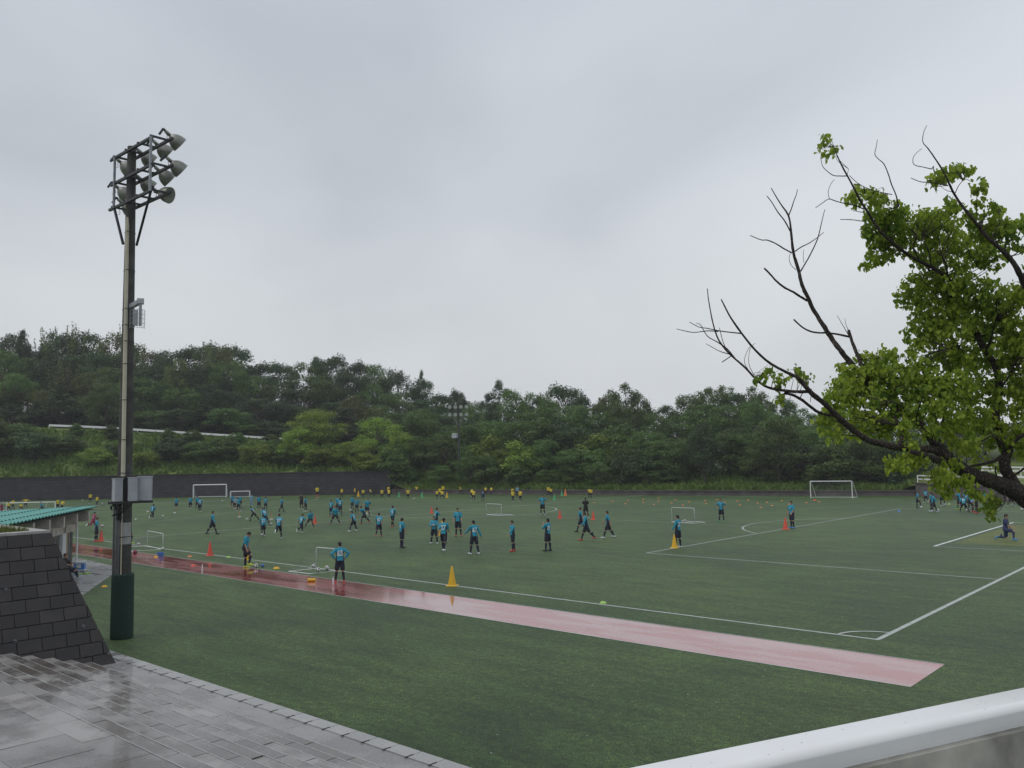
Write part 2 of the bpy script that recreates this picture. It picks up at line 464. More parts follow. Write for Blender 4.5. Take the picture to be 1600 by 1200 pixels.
# fallen leaf bits and pale specks on the turf
fr_ = random.Random(3)
fl = MB()
for i in range(1500):
    x_, y_ = fr_.uniform(-16, 9), fr_.gauss(-5, 7)
    if y_ < -13.9 or (-4.5 < y_ < -1.7 and x_ < 2.3 and fr_.random() < .8): continue
    a = fr_.random() * 6.28; s_ = fr_.uniform(0.007, 0.028)
    u, v = Vector((math.cos(a), math.sin(a), fr_.uniform(-.2, .4))) * s_, Vector((-math.sin(a), math.cos(a), fr_.uniform(-.2, .3))) * s_ * .5
    p = Vector((x_, y_, 0.022))
    fl.add([p - u, p - v, p + u, p + v], [(0, 1, 2, 3)], 0 if fr_.random() < .7 else 1)
tag(fl.build('fallen_leaves', [plain('fallen_leaf', (0.30, 0.30, 0.12), 0.6, var=.4, scale=1), plain('pale_speck', (0.45, 0.45, 0.38), 0.6)]), 'small yellowish leaf bits scattered over the near turf', 'leaves', kind='stuff')
# wet red run-up strip
sheet('running_track', [(2.2, -4.35), (2.2, -1.85), (-100, -1.85), (-100, -4.35)], 0.006, M['track'])
tb = MB()
for y in (-1.82, -4.38):
    tb.add([(2.2, y - 0.025, 0.010), (2.2, y + 0.025, 0.010), (-100, y + 0.025, 0.010), (-100, y - 0.025, 0.010)], [(0, 1, 2, 3)])
tag(tb.build('track_edging', M['line']), kind='structure')

# ------------------------------------------------------------------ paving and steps in the foreground
rnd = random.Random(4)
TW, TR = 0.45, 0.13
eb = MB()
x = -42.0
while x < 14:
    l = 0.60
    eb.box((x + l / 2, -14.27, 0.02), (l - 0.014, 0.34, 0.09))
    x += l
tag(eb.build('kerb', M['kerb']), kind='structure')
sb = MB()
x = -42.0
while x < 14:
    sb.box((x, -14.0 - 0.10 - 0.30, 0.068), (0.028, 0.20, 0.006)); x += 0.60
tag(sb.build('drain_slots', M['dark']), kind='structure')
pb = MB()
pb.box((-12, -14.785, 0.015), (52, 0.694, 0.07))
tag(pb.build('pavement', M['pave']), kind='structure')
band = MB()
x = -13.9
while x < 10:
    band.box((x + 0.3, -15.17, 0.022), (0.585, 0.09, 0.066), mi=1 if rnd.random() < 0.10 else 0); x += 0.6
tag(band.build('edging_band', [M['kerb'], M['coping']]), kind='structure')
st = MB()
y0, z0 = -15.22, 0.0
rows = [(TW, TR)] * 9 + [(1.02, 0.0)] * 2 + [(0.9, 0.0)] * 3 + [(TW, TR)] * 12
z = 0.05
y = y0
for k, (w, r) in enumerate(rows):
    z += r
    ln = 1.22 if k < 9 else 1.05
    x = -15.6 + (0.07 * (k % 3))
    while x < 7.2:
        st.box((x + ln / 2, y - w / 2 - (0.010 if r > 0 else 0), z / 2 - 0.1), (ln - 0.014, w - (0.024 if r > 0 else 0.008), z + 0.2 + rnd.uniform(-.004, .004)), Matrix.Rotation(R(rnd.gauss(0, .55)), 3, 'X') @ Matrix.Rotation(R(rnd.gauss(0, .25)), 3, 'Y'))
        if r > 0:
            st.box((x + ln / 2, y - 0.012 + 0.014, z - 0.02), (ln - 0.016, 0.022, 0.038), mi=1)
        x += ln
    y -= w
tag(st.build('stone_steps', [M['slab'], M['kerb']]), kind='structure')
backfill = MB().box((-4.4, -19.9, -0.15), (23.4, 9.2, 0.3))
tag(backfill.build('step_bed', M['dark']), kind='structure')

# dark block retaining wall, battered on two faces
B_, ZT = 0.357, 3.42
def blk(y, z, off=0.0):     # point on the +x face
    return Vector((-14.2 - B_ * z + off, y, z))
root = empty('block_wall', (-14.2, -14.6, 0), 'dark sloping concrete block wall at the foot of the wet steps', 'wall')
bb = MB()
nr = 11
ch = ZT / nr
for i in range(nr):
    za, zb = i * ch + 0.007, (i + 1) * ch - 0.007
    yy = -14.6 - (0.28 if i % 2 else 0.0)
    ye = -14.6
    first = True
    yc = -14.6 - (0.29 if i % 2 else 0.56)
    ys = [0.0]
    y = -(0.29 if i % 2 else 0.57)
    while y > -13:
        ys.append(y); y -= 0.57
    for j in range(len(ys) - 1):
        a, b = ys[j], ys[j + 1]
        g = 0.006
        def P(yy_, z_, o):
            yv = -14.6 + yy_ - g * (1 if yy_ == a else -1)
            if yy_ == 0.0: yv = -14.6 - B_ * z_
            elif yv > -14.6 - B_ * z_ : yv = -14.6 - B_ * z_ - 0.01
            return blk(yv, z_, o)
        if b > -B_ * zb - 0.02 and j == 0 and False: continue
        j1, j2 = rnd.uniform(-0.004, 0.006), rnd.uniform(-0.004, 0.006)
        fr = [P(a, za, 0.02 + j1), P(b, za, 0.02 + j2), P(b, zb, 0.02 + j2), P(a, zb, 0.02 + j1)]
        bk = [p - Vector((0.14, 0, 0.03)) for p in fr]
        if fr[0].y - fr[1].y < 0.04 and fr[3].y - fr[2].y < 0.04: continue
        ins = [p + Vector((0.0, 0, 0)) for p in fr]
        c = sum(fr, Vector()) / 4
        ins = [p + (c - p).normalized() * 0.014 + Vector((0.008, 0, 0)) for p in fr]
        bb.add(fr + bk + ins, [(8, 9, 10, 11), (0, 1, 9, 8), (1, 2, 10, 9), (2, 3, 11, 10), (3, 0, 8, 11), (0, 4, 5, 1), (2, 6, 7, 3), (0, 3, 7, 4), (1, 5, 6, 2)])
bb.build('blockwork', M['block'], root)
cb = MB()
T = lambda x, y, z: (x, y, z)
x1, xt = -14.22, -14.22 - B_ * ZT
y1, yt = -14.62, -14.62 - B_ * ZT
cb.add([(x1, y1, -0.1), (x1, -28, -0.1), (xt, -28, ZT), (xt, yt, ZT), (-24, y1, -0.1), (-24, yt, ZT)], [(0, 1, 2, 3), (0, 3, 5, 4)])
cb.build('mortar_core', M['dark'], root)
wp = MB()
for (py, pz) in ((-15.3, 1.05), (-17.0, 2.15), (-16.9, 0.95), (-19.3, 1.3)):
    p = blk(py, pz)
    wp.lathe([(0.035, -0.05), (0.035, 0.05), (0.026, 0.05), (0.024, -0.02)], p + Vector((0.02, 0, 0)), Matrix.Rotation(R(90), 3, 'Y'), 10)
wp.build('weep_pipe', M['greym'], root)
cp = MB()
cw = 0.36
cp.box(((xt - cw / 2), (yt - 6), ZT + 0.03), (cw, 12, 0.07))
cp.box((xt - cw - 5, yt - cw / 2, ZT + 0.03), (10, cw, 0.07))
cp.build('coping', M['coping'], root)
soil = MB().box((xt - cw - 3.3, yt - cw - 5.5, ZT - 0.01), (6.6, 11, 0.1))
soil.build('soil_bed', M['bank'], root)
# grass growing in the bed on the wall
gb = MB()
for i in range(5200):
    px_, py_ = xt - cw - abs(rnd.gauss(0, 1.5)) - 0.02, yt - cw - rnd.random() * 6
    h = rnd.uniform(0.05, 0.20) * (1.0 if rnd.random() < 0.85 else 1.5)
    a = rnd.random() * 6.28
    dx, dy = math.cos(a) * 0.012, math.sin(a) * 0.012
    lx, ly = rnd.uniform(-.06, .06), rnd.uniform(-.06, .06)
    gb.add([(px_ - dx, py_ - dy, ZT + 0.03), (px_ + dx, py_ + dy, ZT + 0.03), (px_ + lx, py_ + ly, ZT + 0.03 + h)], [(0, 1, 2)])
tag(gb.build('grass_tufts', LEAF['bamboo']), 'bright green grass growing in the bed on top of the dark block wall', 'grass', kind='stuff')

# ------------------------------------------------------------------ near white rail on its parapet
d_ = Vector((0.386, 0.922, 0)).normalized()
n_ = Vector((d_.y, -d_.x, 0))
p0 = G(978, 1196, 4.70)
r0 = p0 - d_ * 1.6
r1 = p0 + d_ * 3.4
root = empty('guard_rail', (r0.x, r0.y, 3.6), 'white rounded guard rail on a weathered concrete parapet, closest to the viewer', 'railing')
rb = MB()
W_, H_ = 0.088, 0.060
prof = []
for (cx_, cz_, a0) in ((W_ / 2 - 0.016, -0.016, 0), (-W_ / 2 + 0.016, -0.016, 90), (-W_ / 2 + 0.025, -H_ + 0.012, 180), (W_ / 2 - 0.025, -H_ + 0.012, 270)):
    rr = 0.016 if a0 < 180 else 0.012
    for q in range(15):
        a = R(a0 + 90 * q / 14)
        prof.append((cx_ + rr * math.cos(a), cz_ + rr * math.sin(a)))
vs = []
for e in (r0, r1):
    for (u, w) in prof:
        vs.append(e + n_ * (u + W_ / 2) + Vector((0, 0, w)))
n = len(prof)
rb.add(vs, [(i, (i + 1) % n, n + (i + 1) % n, n + i) for i in range(n)] + [tuple(range(n))[::-1], tuple(range(n, 2 * n))])
o = rb.build('top_rail', M['white'], root, smooth=True)
for f_ in o.data.polygons[-2:]: f_.use_smooth = False
dr_ = random.Random(8)
wd = MB()
for i in range(130):
    s_ = dr_.uniform(0.0, 5.0); u_ = dr_.uniform(0.012, W_ - 0.012); r_ = dr_.uniform(0.0006, 0.0019)
    wd.ell(r0 + d_ * s_ + n_ * u_ + Vector((0, 0, 0.0)), (r_, r_ * dr_.uniform(.8, 1.6), r_ * 0.6), 8, 4)
wm, t, b = newmat('water')
b.inputs['Roughness'].default_value = 0.05; b.inputs['Transmission Weight'].default_value = 0.9; b.inputs['IOR'].default_value = 1.33
tag(wd.build('water_drops', wm, None, smooth=True), 'rain drops beaded on the top of the near white rail', 'water drops', kind='stuff')
pw = MB()
pc = (r0 + r1) / 2 + n_ * (W_ / 2)
rot = Matrix(((d_.x, n_.x, 0), (d_.y, n_.y, 0), (0, 0, 1)))
pw.box((pc.x, pc.y, 4.70 - H_ - 0.55 + 0.01), (5.0, 0.10, 1.1), rot)
pw.build('parapet', plain('stained_parapet', (0.34, 0.33, 0.29), 0.8, var=0.55, scale=7, bump=0.4), root)
bo = MB()
for s in (0.2, 1.22, 2.3):
    q = p0 + d_ * s + n_ * (W_ / 2 + 0.05) + Vector((0, 0, -H_ - 0.05))
    bo = MB().ell(q, (0.012, 0.012, 0.012))
    bo.build('bolt', M['whitem'], root, smooth=True)
tf = MB()
q = pc + n_ * 3.1
tf.box((q.x, q.y, 1.78), (5.0, 6.0, 3.6), rot)
tag(tf.build('terrace', M['pave']), kind='structure')
# ------------------------------------------------------------------ terrain behind the pitch
SKX = [-300, 0, 30, 60, 80, 110, 150, 200, 240, 300, 330, 370, 400, 440, 470, 490, 520, 560, 600, 640, 670, 700, 730, 760, 780, 800, 820, 840, 870, 890, 910, 930, 960, 985, 1000, 1030, 1050, 1070, 1100, 1130, 1170, 1200, 1230, 1260, 1300, 1400, 1600, 1900]
SKY = [530, 527, 520, 552, 522, 518, 517, 525, 545, 545, 540, 550, 574, 570, 580, 566, 560, 563, 570, 588, 596, 618, 632, 618, 600, 606, 624, 613, 604, 605, 616, 620, 608, 605, 612, 628, 630, 620, 612, 608, 605, 612, 626, 640, 648, 640, 640, 640]
FX = [-300, 0, 300, 600, 700, 850, 1000, 1267, 1425, 1500, 1600, 1900]
FD = [118, 121.3, 124.2, 123.2, 119.5, 113, 106.5, 98.5, 94.5, 87, 80.5, 70]
def foot(x): return lerp(FX, FD, x)
def skyz(x, dep): return CH + (hz(x) - lerp(SKX, SKY, x)) * dep / F
def wallz(x): return lerp([-300, 560, 640, 1400, 1427, 1900], [3.2, 3.2, 0.5, 0.5, 1.35, 1.35], x)
def roadz(x): return lerp([-300, 0, 150, 300, 450, 600, 700, 800, 1000, 1200, 1900], [11.6, 11.4, 10.6, 9.4, 8.1, 6.9, 5.6, 4.4, 3.2, 2.9, 2.6], x)
def crestz(x): return lerp([-300, 0, 500, 600, 700, 800, 900, 1100, 1300, 1500, 1900], [16, 16, 12, 10, 6.5, 5.0, 3.6, 3.0, 2.8, 7.0, 9.0], x)
DD = [0.3, 3, 9, 16.5, 22.5, 34, 52, 90, 160, 260]
def terr(x, d):
    w, r, c = wallz(x), roadz(x), crestz(x)
    zs = [w, w + (r - w) * 0.16, w + (r - w) * 0.55, r, r, r + (c - r) * 0.5, c, c + 2, c, c - 2]
    return lerp(DD, zs, d)
tm = MB()
cols = list(range(-320, 1921, 20))
dds = [0.3, 1.5, 3, 5, 7, 9, 12, 16.5, 22.5, 28, 34, 43, 52, 70, 90, 160, 240]
vs = []
tr_ = random.Random(9)
for x in cols:
    for d in dds:
        z = terr(x, d) + (tr_.uniform(-0.25, 0.25) if 1 < d < 16 or d > 23 else 0)
        vs.append(AT(x, foot(x) + d, z))
nd = len(dds)
fs = [(i * nd + j, (i + 1) * nd + j, (i + 1) * nd + j + 1, i * nd + j + 1) for i in range(len(cols) - 1) for j in range(nd - 1)]
tm.add(vs, fs)
tag(tm.build('hillside', M['bank'], smooth=True), kind='structure')
# road on the terrain
rm = MB()
vs = []
for x in cols:
    for d in (17.2, 22.0):
        vs.append(AT(x, foot(x) + d, terr(x, d) + 0.06))
rm.add(vs, [(2 * i, 2 * i + 2, 2 * i + 3, 2 * i + 1) for i in range(len(cols) - 1)])
tag(rm.build('road', M['asphalt']), kind='structure')

# far dark brick wall
def brickmat(name, c1, c2, mort, sx, sy):
    m, t, b = newmat(name)
    k = t.links.new
    tc = N(t, 'ShaderNodeTexCoord')
    br = N(t, 'ShaderNodeTexBrick')
    br.inputs['Scale'].default_value = 1
    br.inputs['Color1'].default_value = (*c1, 1); br.inputs['Color2'].default_value = (*c2, 1); br.inputs['Mortar'].default_value = (*mort, 1)
    br.inputs['Mortar Size'].default_value = 0.03
    br.inputs['Brick Width'].default_value = sx; br.inputs['Row Height'].default_value = sy
    n = N(t, 'ShaderNodeTexNoise'); n.inputs['Scale'].default_value = 0.8; n.inputs['Detail'].default_value = 6
    r = ramp(t, [(0.3, (0.7, 0.7, 0.7)), (0.7, (1.3, 1.3, 1.3))])
    mm = N(t, 'ShaderNodeMixRGB', blend_type='MULTIPLY'); mm.inputs[0].default_value = 1
    k(tc.outputs['UV'], br.inputs[0]); k(tc.outputs['UV'], n.inputs[0]); k(n.outputs[0], r.inputs[0])
    k(br.outputs[0], mm.inputs[1]); k(r.outputs[0], mm.inputs[2]); k(mm.outputs[0], b.inputs['Base Color'])
    b.inputs['Roughness'].default_value = 0.75
    return m
def wall_strip(name, xs, zf, mat, thick, label, cap=None):
    pts = [AT(x, foot(x), 0) for x in xs]
    b = MB(); uv = []
    s = 0
    for i in range(len(pts) - 1):
        a, c = pts[i], pts[i + 1]
        d = (c - a).normalized(); nn = Vector((-d.y, d.x, 0)) * thick
        za, zc = zf(xs[i]), zf(xs[i + 1])
        l = (c - a).length
        b.add([(a.x, a.y, -0.05), (c.x, c.y, -0.05), (c.x, c.y, zc), (a.x, a.y, za), (a.x + nn.x, a.y + nn.y, za), (c.x + nn.x, c.y + nn.y, zc)], [(0, 1, 2, 3), (3, 2, 5, 4)])
        uv += [(s, 0), (s + l, 0), (s + l, zc), (s, za), (s, za), (s + l, zc), (s + l, zc + .4), (s, za + .4)]
        s += l
    # close the end face
    e = pts[0]; d = (pts[1] - pts[0]).normalized(); nn = Vector((-d.y, d.x, 0)) * 4
    b.add([(e.x, e.y, -0.05), (e.x, e.y, zf(xs[0])), (e.x + nn.x, e.y + nn.y, zf(xs[0])), (e.x + nn.x, e.y + nn.y, -0.05)], [(0, 1, 2, 3)])
    uv += [(0, 0), (0, zf(xs[0])), (4, zf(xs[0])), (4, 0)]
    root = empty('retaining_wall', pts[0], label, 'wall')
    o = b.build('wall_face', mat, root)
    l = o.data.uv_layers.new(name='UVMap')
    for i, q in enumerate(uv): l.data[i].uv = q
    cbm = MB()
    for i in range(len(pts) - 1):
        a, c = pts[i], pts[i + 1]
        cbm.bar((a.x, a.y, zf(xs[i]) + 0.05), (c.x, c.y, zf(xs[i + 1]) + 0.05), 0.3, 0.12)
    cbm.build('wall_cap', cap or M['concrete_d'], root)
    return root
wall_strip('far', list(range(-300, 611, 35)), lambda x: 3.25, brickmat('dark_brick', (0.030, 0.027, 0.033), (0.045, 0.041, 0.048), (0.018, 0.017, 0.02), 0.9, 0.4), 0.4, 'long dark brick retaining wall below the green bank at the far side', M['block'])
wall_strip('low', list(range(612, 1424, 58)) + [1426.5], lambda x: 0.55, M['concrete_d'], 0.3, 'low mossy kerb wall along the foot of the far trees')
wall_strip('right', list(range(1427, 1901, 43)), lambda x: lerp([1427, 1600, 1900], [1.42, 1.38, 1.3], x), M['concrete_d'], 0.3, 'stained grey concrete retaining wall behind the players on the right')

# guard rails of the roads
def guard(name, xs, dd, base, hgt, label, posts=2.0, rails=(1.0, 0.6), w=0.12, group=None, mat=None):
    pts = [AT(x, foot(x) + dd, base(x)) for x in xs]
    root = empty('guard_fence', pts[0], label, 'guard rail', group)
    for r in rails:
        b = MB()
        for i in range(len(pts) - 1):
            b.bar(pts[i] + Vector((0, 0, hgt * r)), pts[i + 1] + Vector((0, 0, hgt * r)), 0.06, w)
        b.build('rail', mat or M['white'], root)
    L_ = 0
    b = MB()
    acc = 0
    for i in range(len(pts) - 1):
        a, c = pts[i], pts[i + 1]
        l = (c - a).length
        while acc < l:
            q = a.lerp(c, acc / l)
            MB().box((q.x, q.y, q.z + hgt / 2), (0.09, 0.09, hgt)).build('post', mat or M['white'], root); acc += posts
        acc -= l
    return root
guard('g', list(range(75, 470, 15)), 16.8, roadz, 0.5, 'long white guard rail along the road high on the left bank', 7.0, (0.9,), 0.34)
guard('g', list(range(950, 1420, 15)), 16.8, roadz, 0.8, 'grey road guard rail glimpsed between the trunks at the far right', 3.0, (0.95,), 0.22, mat=M['greym'])
guard('g', list(range(1431, 1560, 8)), 0.5, lambda x: 1.42, 0.85, 'white pipe fence on top of the concrete retaining wall', 1.6, (1.0, 0.55), 0.12)
guard('g', list(range(1480, 1880, 20)), 8, lambda x: 2.2, 0.9, 'white guard rail on the upper road behind the concrete retaining wall', 2.2, (1.0, 0.6), 0.16)
guard('g', list(range(1545, 1880, 20)), 3.5, lambda x: lerp([1545, 1880], [1.9, 0.9], x), 0.5, 'low white kerb rail sloping down beside the concrete retaining wall', 2.2, (1.0,), 0.22)

# ------------------------------------------------------------------ trees
def rand_dir(r):
    z = r.uniform(-1, 1); a = r.random() * 2 * math.pi; s = math.sqrt(1 - z * z)
    return Vector((s * math.cos(a), s * math.sin(a), z))
def leaf_quad(mb, p, nrm, size, r, asp=0.6):
    a = rand_dir(r)
    u = nrm.cross(a)
    if u.length < 0.05: u = nrm.cross(Vector((1, 0, 0)))
    u.normalize(); w = nrm.cross(u)
    u *= size / 2; w *= size * asp / 2
    mb.add([p - u, p - w * 0.9 + u * 0.1, p + u, p + w], [(0, 1, 2, 3)])
def crown_mesh(name, seed, shape, n_leaf, size, mat, blobs=34):
    """unit tree: 10 m tall, crown about 8 m wide"""
    r = random.Random(seed)
    mb = MB()
    bl = []
    if shape == 'round':
        for i in range(blobs):
            d = rand_dir(r); d.z = abs(d.z) * 1.0 - 0.2
            d.normalize()
            rr = r.uniform(0.8, 1.0)
            bl.append((Vector((d.x * 3.1 * rr, d.y * 3.1 * rr, 5.6 + d.z * 3.2 * rr)), r.uniform(0.75, 1.35)))
        for i in range(16):
            bl.append((Vector((r.uniform(-2.9, 2.9), r.uniform(-2.9, 2.9), r.uniform(1.4, 4.5))), r.uniform(0.8, 1.5)))
    elif shape == 'spread':     # layered, flat-topped
        for i in range(blobs):
            a = r.random() * 6.28; q = math.sqrt(r.random())
            lay = r.uniform(0.3, 0.92)
            rad = 4.2 * (1.15 - lay * 0.62)
            bl.append((Vector((math.cos(a) * q * rad, math.sin(a) * q * rad, 10 * lay * (1 - 0.08 * q * q) - 0.2)), r.uniform(0.8, 1.35)))
    elif shape == 'conifer':
        for i in range(blobs):
            t = r.random() ** 0.8
            a = r.random() * 6.28
            rad = (1 - t) * 2.3 + 0.25
            bl.append((Vector((math.cos(a) * rad * r.uniform(.5, 1), math.sin(a) * rad * r.uniform(.5, 1), 2.2 + t * 7.4)), 0.45 + 0.75 * (1 - t)))
    elif shape == 'airy':
        for i in range(blobs):
            a = r.random() * 6.28
            t = r.random()
            q = (0.4 + 0.6 * r.random()) * math.sin(math.pi * (0.18 + 0.75 * t))
            bl.append((Vector((math.cos(a) * q * 3.3, math.sin(a) * q * 3.3, 3.2 + t * 6.4)), r.uniform(0.5, 0.95)))
    elif shape == 'bamboo':
        for k in range(7):
            a = r.random() * 6.28; q = r.random() * 1.5
            bx, by = math.cos(a) * q, math.sin(a) * q
            lean = r.uniform(0.2, 1.2); top = r.uniform(8.2, 10.2)
            for j in range(18):
                t = 0.2 + 0.8 * j / 17
                bl.append((Vector((bx + math.cos(a) * lean * t * t * 1.3, by + math.sin(a) * lean * t * t * 1.3, top * t - (0.5 * t ** 6))), 0.66 * (1.2 - t * 0.85)))
    elif shape == 'shrub':      # 10 units tall too, foliage to the ground
        for i in range(blobs):
            d = rand_dir(r); rr = r.uniform(0.3, 1.0)
            bl.append((Vector((d.x * 4.6 * rr, d.y * 4.6 * rr, 4.7 + d.z * 4.3 * rr)), r.uniform(1.2, 2.0)))
    tot = sum(b[1] ** 2 for b in bl)
    for c, rad in bl:
        k = int(n_leaf * rad * rad / tot)
        sq = r.uniform(0.75, 1.0)
        for _ in range(k):
            d = rand_dir(r)
            if d.z < -0.2 and r.random() < 0.6: d.z = -d.z
            q = rad * (r.uniform(0.45, 1.04) if r.random() < (0.96 if shape == 'round' else 0.9) else r.uniform(1.0, 1.3))
            p = c + Vector((d.x * q, d.y * q, d.z * q * sq))
            nrm = (d + rand_dir(r) * 0.75 + Vector((0, 0, 0.35))).normalized()
            leaf_quad(mb, p, nrm, size * r.uniform(0.6, 1.35), r)
    return mb.mesh(name, mat), bl
def trunk_mesh(name, seed, bl, mat, stem=0.2, bare=False):
    r = random.Random(seed + 50)
    mb = MB()
    top = max(b[0].z for b in bl) - 1.0
    pts = [Vector((0, 0, -0.8))]
    for i in range(1, 7):
        t = i / 6
        pts.append(Vector((r.uniform(-.25, .25) * t * 2, r.uniform(-.25, .25) * t * 2, top * t)))
    mb.tube(pts, [stem * 1.3, stem, stem * .85, stem * .7, stem * .5, stem * .32, stem * .12], 7)
    for c, rad in bl:
        if r.random() < 0.75:
            t = min(0.9, max(0.18, (c.z - 2.2) / top))
            k = t * 6; i = int(k)
            s = pts[i].lerp(pts[min(i + 1, 6)], k - i)
            m = s.lerp(c, 0.5) + Vector((r.uniform(-.2, .2), r.uniform(-.2, .2), r.uniform(-.3, .3)))
            mb.tube([s, m, c], [stem * .38 * (1.1 - t), stem * .24 * (1.1 - t) + 0.01, 0.015], 5, cap=False)
    return mb.mesh(name, mat)
PROTO = {}
def proto(key, shape, matk, seed, n_leaf=5200, size=0.30, blobs=34, stem=0.2):
    n_leaf = int(n_leaf * 1.35); size *= 0.88
    cm, bl = crown_mesh('crown_' + key, seed, shape, n_leaf, size, LEAF[matk], blobs)
    tm_ = trunk_mesh('trunk_' + key, seed, bl, M['barkg'], stem)
    zs = sorted(v.co.z for v in cm.vertices)
    rs = sorted(math.hypot(v.co.x, v.co.y) for v in cm.vertices)
    PROTO[key] = (cm, tm_, 10.0 / zs[int(len(zs) * 0.997)], 1 / (2 * rs[int(len(rs) * 0.96)]))
proto('oakA', 'round', 'dark', 1, 6500, 0.30, 40)
proto('oakB', 'round', 'dark', 2, 6500, 0.30, 30)
proto('oakC', 'round', 'mid', 3, 6000, 0.30, 34)
proto('oakD', 'spread', 'mid', 4, 6000, 0.30, 40)
proto('young', 'round', 'light', 5, 5200, 0.32, 30)
proto('youngB', 'spread', 'light', 15, 5200, 0.32, 34)
proto('olive', 'round', 'olive', 6, 5200, 0.30, 30)
proto('airy', 'airy', 'mid', 7, 5200, 0.27, 44, 0.16)
proto('airyB', 'airy', 'dark', 17, 5200, 0.27, 44, 0.16)
proto('pine', 'conifer', 'dark', 8, 3800, 0.30, 40)
proto('bamboo', 'bamboo', 'bamboo', 9, 3200, 0.26, 0, 0.06)
proto('bambooO', 'bamboo', 'olive', 10, 3200, 0.26, 0, 0.06)
proto('shrub', 'shrub', 'mid', 11, 5200, 0.62, 30, 0.15)
proto('shrubD', 'shrub', 'dark', 12, 5200, 0.62, 30, 0.15)
proto('shrubL', 'shrub', 'light', 13, 4800, 0.62, 30, 0.15)
KIND = {'oakA': ('evergreen_tree', 'dark rounded evergreen tree'), 'oakB': ('evergreen_tree', 'dark rounded evergreen tree'), 'oakC': ('broadleaf_tree', 'rounded mid-green tree'),
        'oakD': ('broadleaf_tree', 'spreading mid-green tree'), 'young': ('young_tree', 'pale yellow-green young tree'), 'youngB': ('young_tree', 'pale yellow-green spreading tree'),
        'olive': ('olive_green_tree', 'olive green tree'), 'airy': ('slender_tree', 'slender see-through tree'), 'airyB': ('slender_tree', 'dark slender open tree'),
        'pine': ('conifer_tree', 'dark narrow conifer'), 'bamboo': ('bamboo_clump', 'yellow-green feathery bamboo clump'), 'bambooO': ('bamboo_clump', 'olive feathery bamboo clump'),
        'shrub': ('bush', 'mid green bush'), 'shrubD': ('bush', 'dark green bush'), 'shrubL': ('bush', 'bright yellow-green bush')}
trr = random.Random(77)
def tree(key, base, h, w, label, group=None):
    """w: crown width in metres"""
    nm, desc = KIND[key]
    root = empty(nm, base, label, 'bush' if 'shrub' in key else ('bamboo' if 'bamboo' in key else 'tree'), group, trr.random() * 6.28)
    kz, kw = PROTO[key][2:]
    s = (w * kw, w * kw, h / 10 * kz)
    for part, me in zip(('crown', 'trunk'), PROTO[key][:2]):
        o = bpy.data.objects.new(part, me)
        COL.objects.link(o)
        o.parent = root
        o.scale = s
    return root
COUNT = {}
def nth(row):
    COUNT[row] = COUNT.get(row, 0) + 1
    return ORD[COUNT[row] - 1]
ORD = ('first second third fourth fifth sixth seventh eighth ninth tenth eleventh twelfth thirteenth fourteenth fifteenth sixteenth seventeenth eighteenth nineteenth twentieth '
       'twenty-first twenty-second twenty-third twenty-fourth twenty-fifth twenty-sixth twenty-seventh twenty-eighth twenty-ninth thirtieth thirty-first thirty-second thirty-third thirty-fourth thirty-fifth').split()
def tree_at(key, x, ytop, d, wpx, label, group=None):
    """tree standing at distance d behind the pitch's edge, its top at picture height ytop"""
    dep = foot(x) + d
    b = AT(x, dep, terr(x, d) - 0.1)
    top = CH + (hz(x) - ytop) * dep / F
    return tree(key, b, max(2.0, top - b.z), wpx * dep / F, label, group)
# the wood on the hill
HG = 'trees of the wood on the hill'
nwood = 0
for row, (d, dy, pool) in enumerate([(58, 0, ['oakA', 'oakB', 'oakC', 'oakB', 'olive']), (46, 22, ['oakA', 'oakC', 'oakB', 'oakC', 'oakD']), (36, 52, ['oakA', 'oakC', 'oakB', 'olive', 'oakD']), (27, 88, ['oakA', 'oakC', 'oakB', 'oakD', 'pine'])]):
    x = -130 + row * 13
    while x < (760 if row < 3 else 620):
        lim = lerp([0, 600, 700, 760], [1, 1, 0.75, 0.6], x)
        yt = lerp(SKX, SKY, x) + dy * lim + trr.uniform(-4, 8) * (1 + row * .6) - (3 if row == 0 else 0)
        key = trr.choice(pool)
        desc = KIND[key][1]
        tree_at(key, x, yt, d + trr.uniform(-4, 4), trr.uniform(52, 84), '%s %s, %s from the left' % (desc, ('on the crest of the wooded hill', 'just below the hill crest', 'halfway up the wooded hill', 'at the foot of the hill wood')[row], nth('h%d' % row)), HG)
        x += trr.uniform(32, 44); nwood += 1
x = 60
while x < 700:
    tree_at(trr.choice(['shrub', 'shrubD', 'shrubD']), x, hz(x) - (roadz(x) + trr.uniform(2.4, 4.2) - CH) * F / (foot(x) + 25), 25 + trr.uniform(-1, 1.5), trr.uniform(36, 56), 'bush %s from the left behind the road on the left hill' % nth('rb'), 'bushes behind the road on the left hill')
    x += trr.uniform(24, 36)
x = 250
while x < 770:
    tree_at(trr.choice(['shrub', 'oakC', 'shrubD']), x, hz(x) - (terr(x, 38) + trr.uniform(4.5, 6.5) - CH) * F / (foot(x) + 38), 38 + trr.uniform(-3, 3), trr.uniform(46, 64), 'understorey tree in the hill wood, %s from the left' % nth('us'), 'understorey of the hill wood')
    x += trr.uniform(26, 36)
for x, w in ((118, 30), (172, 34), (262, 26), (303, 34), (372, 30), (425, 36)):
    tree_at('shrub', x, hz(x) - (roadz(x) + 0.75 - CH) * F / (foot(x) + 13.5), 13.5, w, 'bush %s from the left poking over the white rail on the bank' % nth('pk'), 'bushes poking over the white rail')
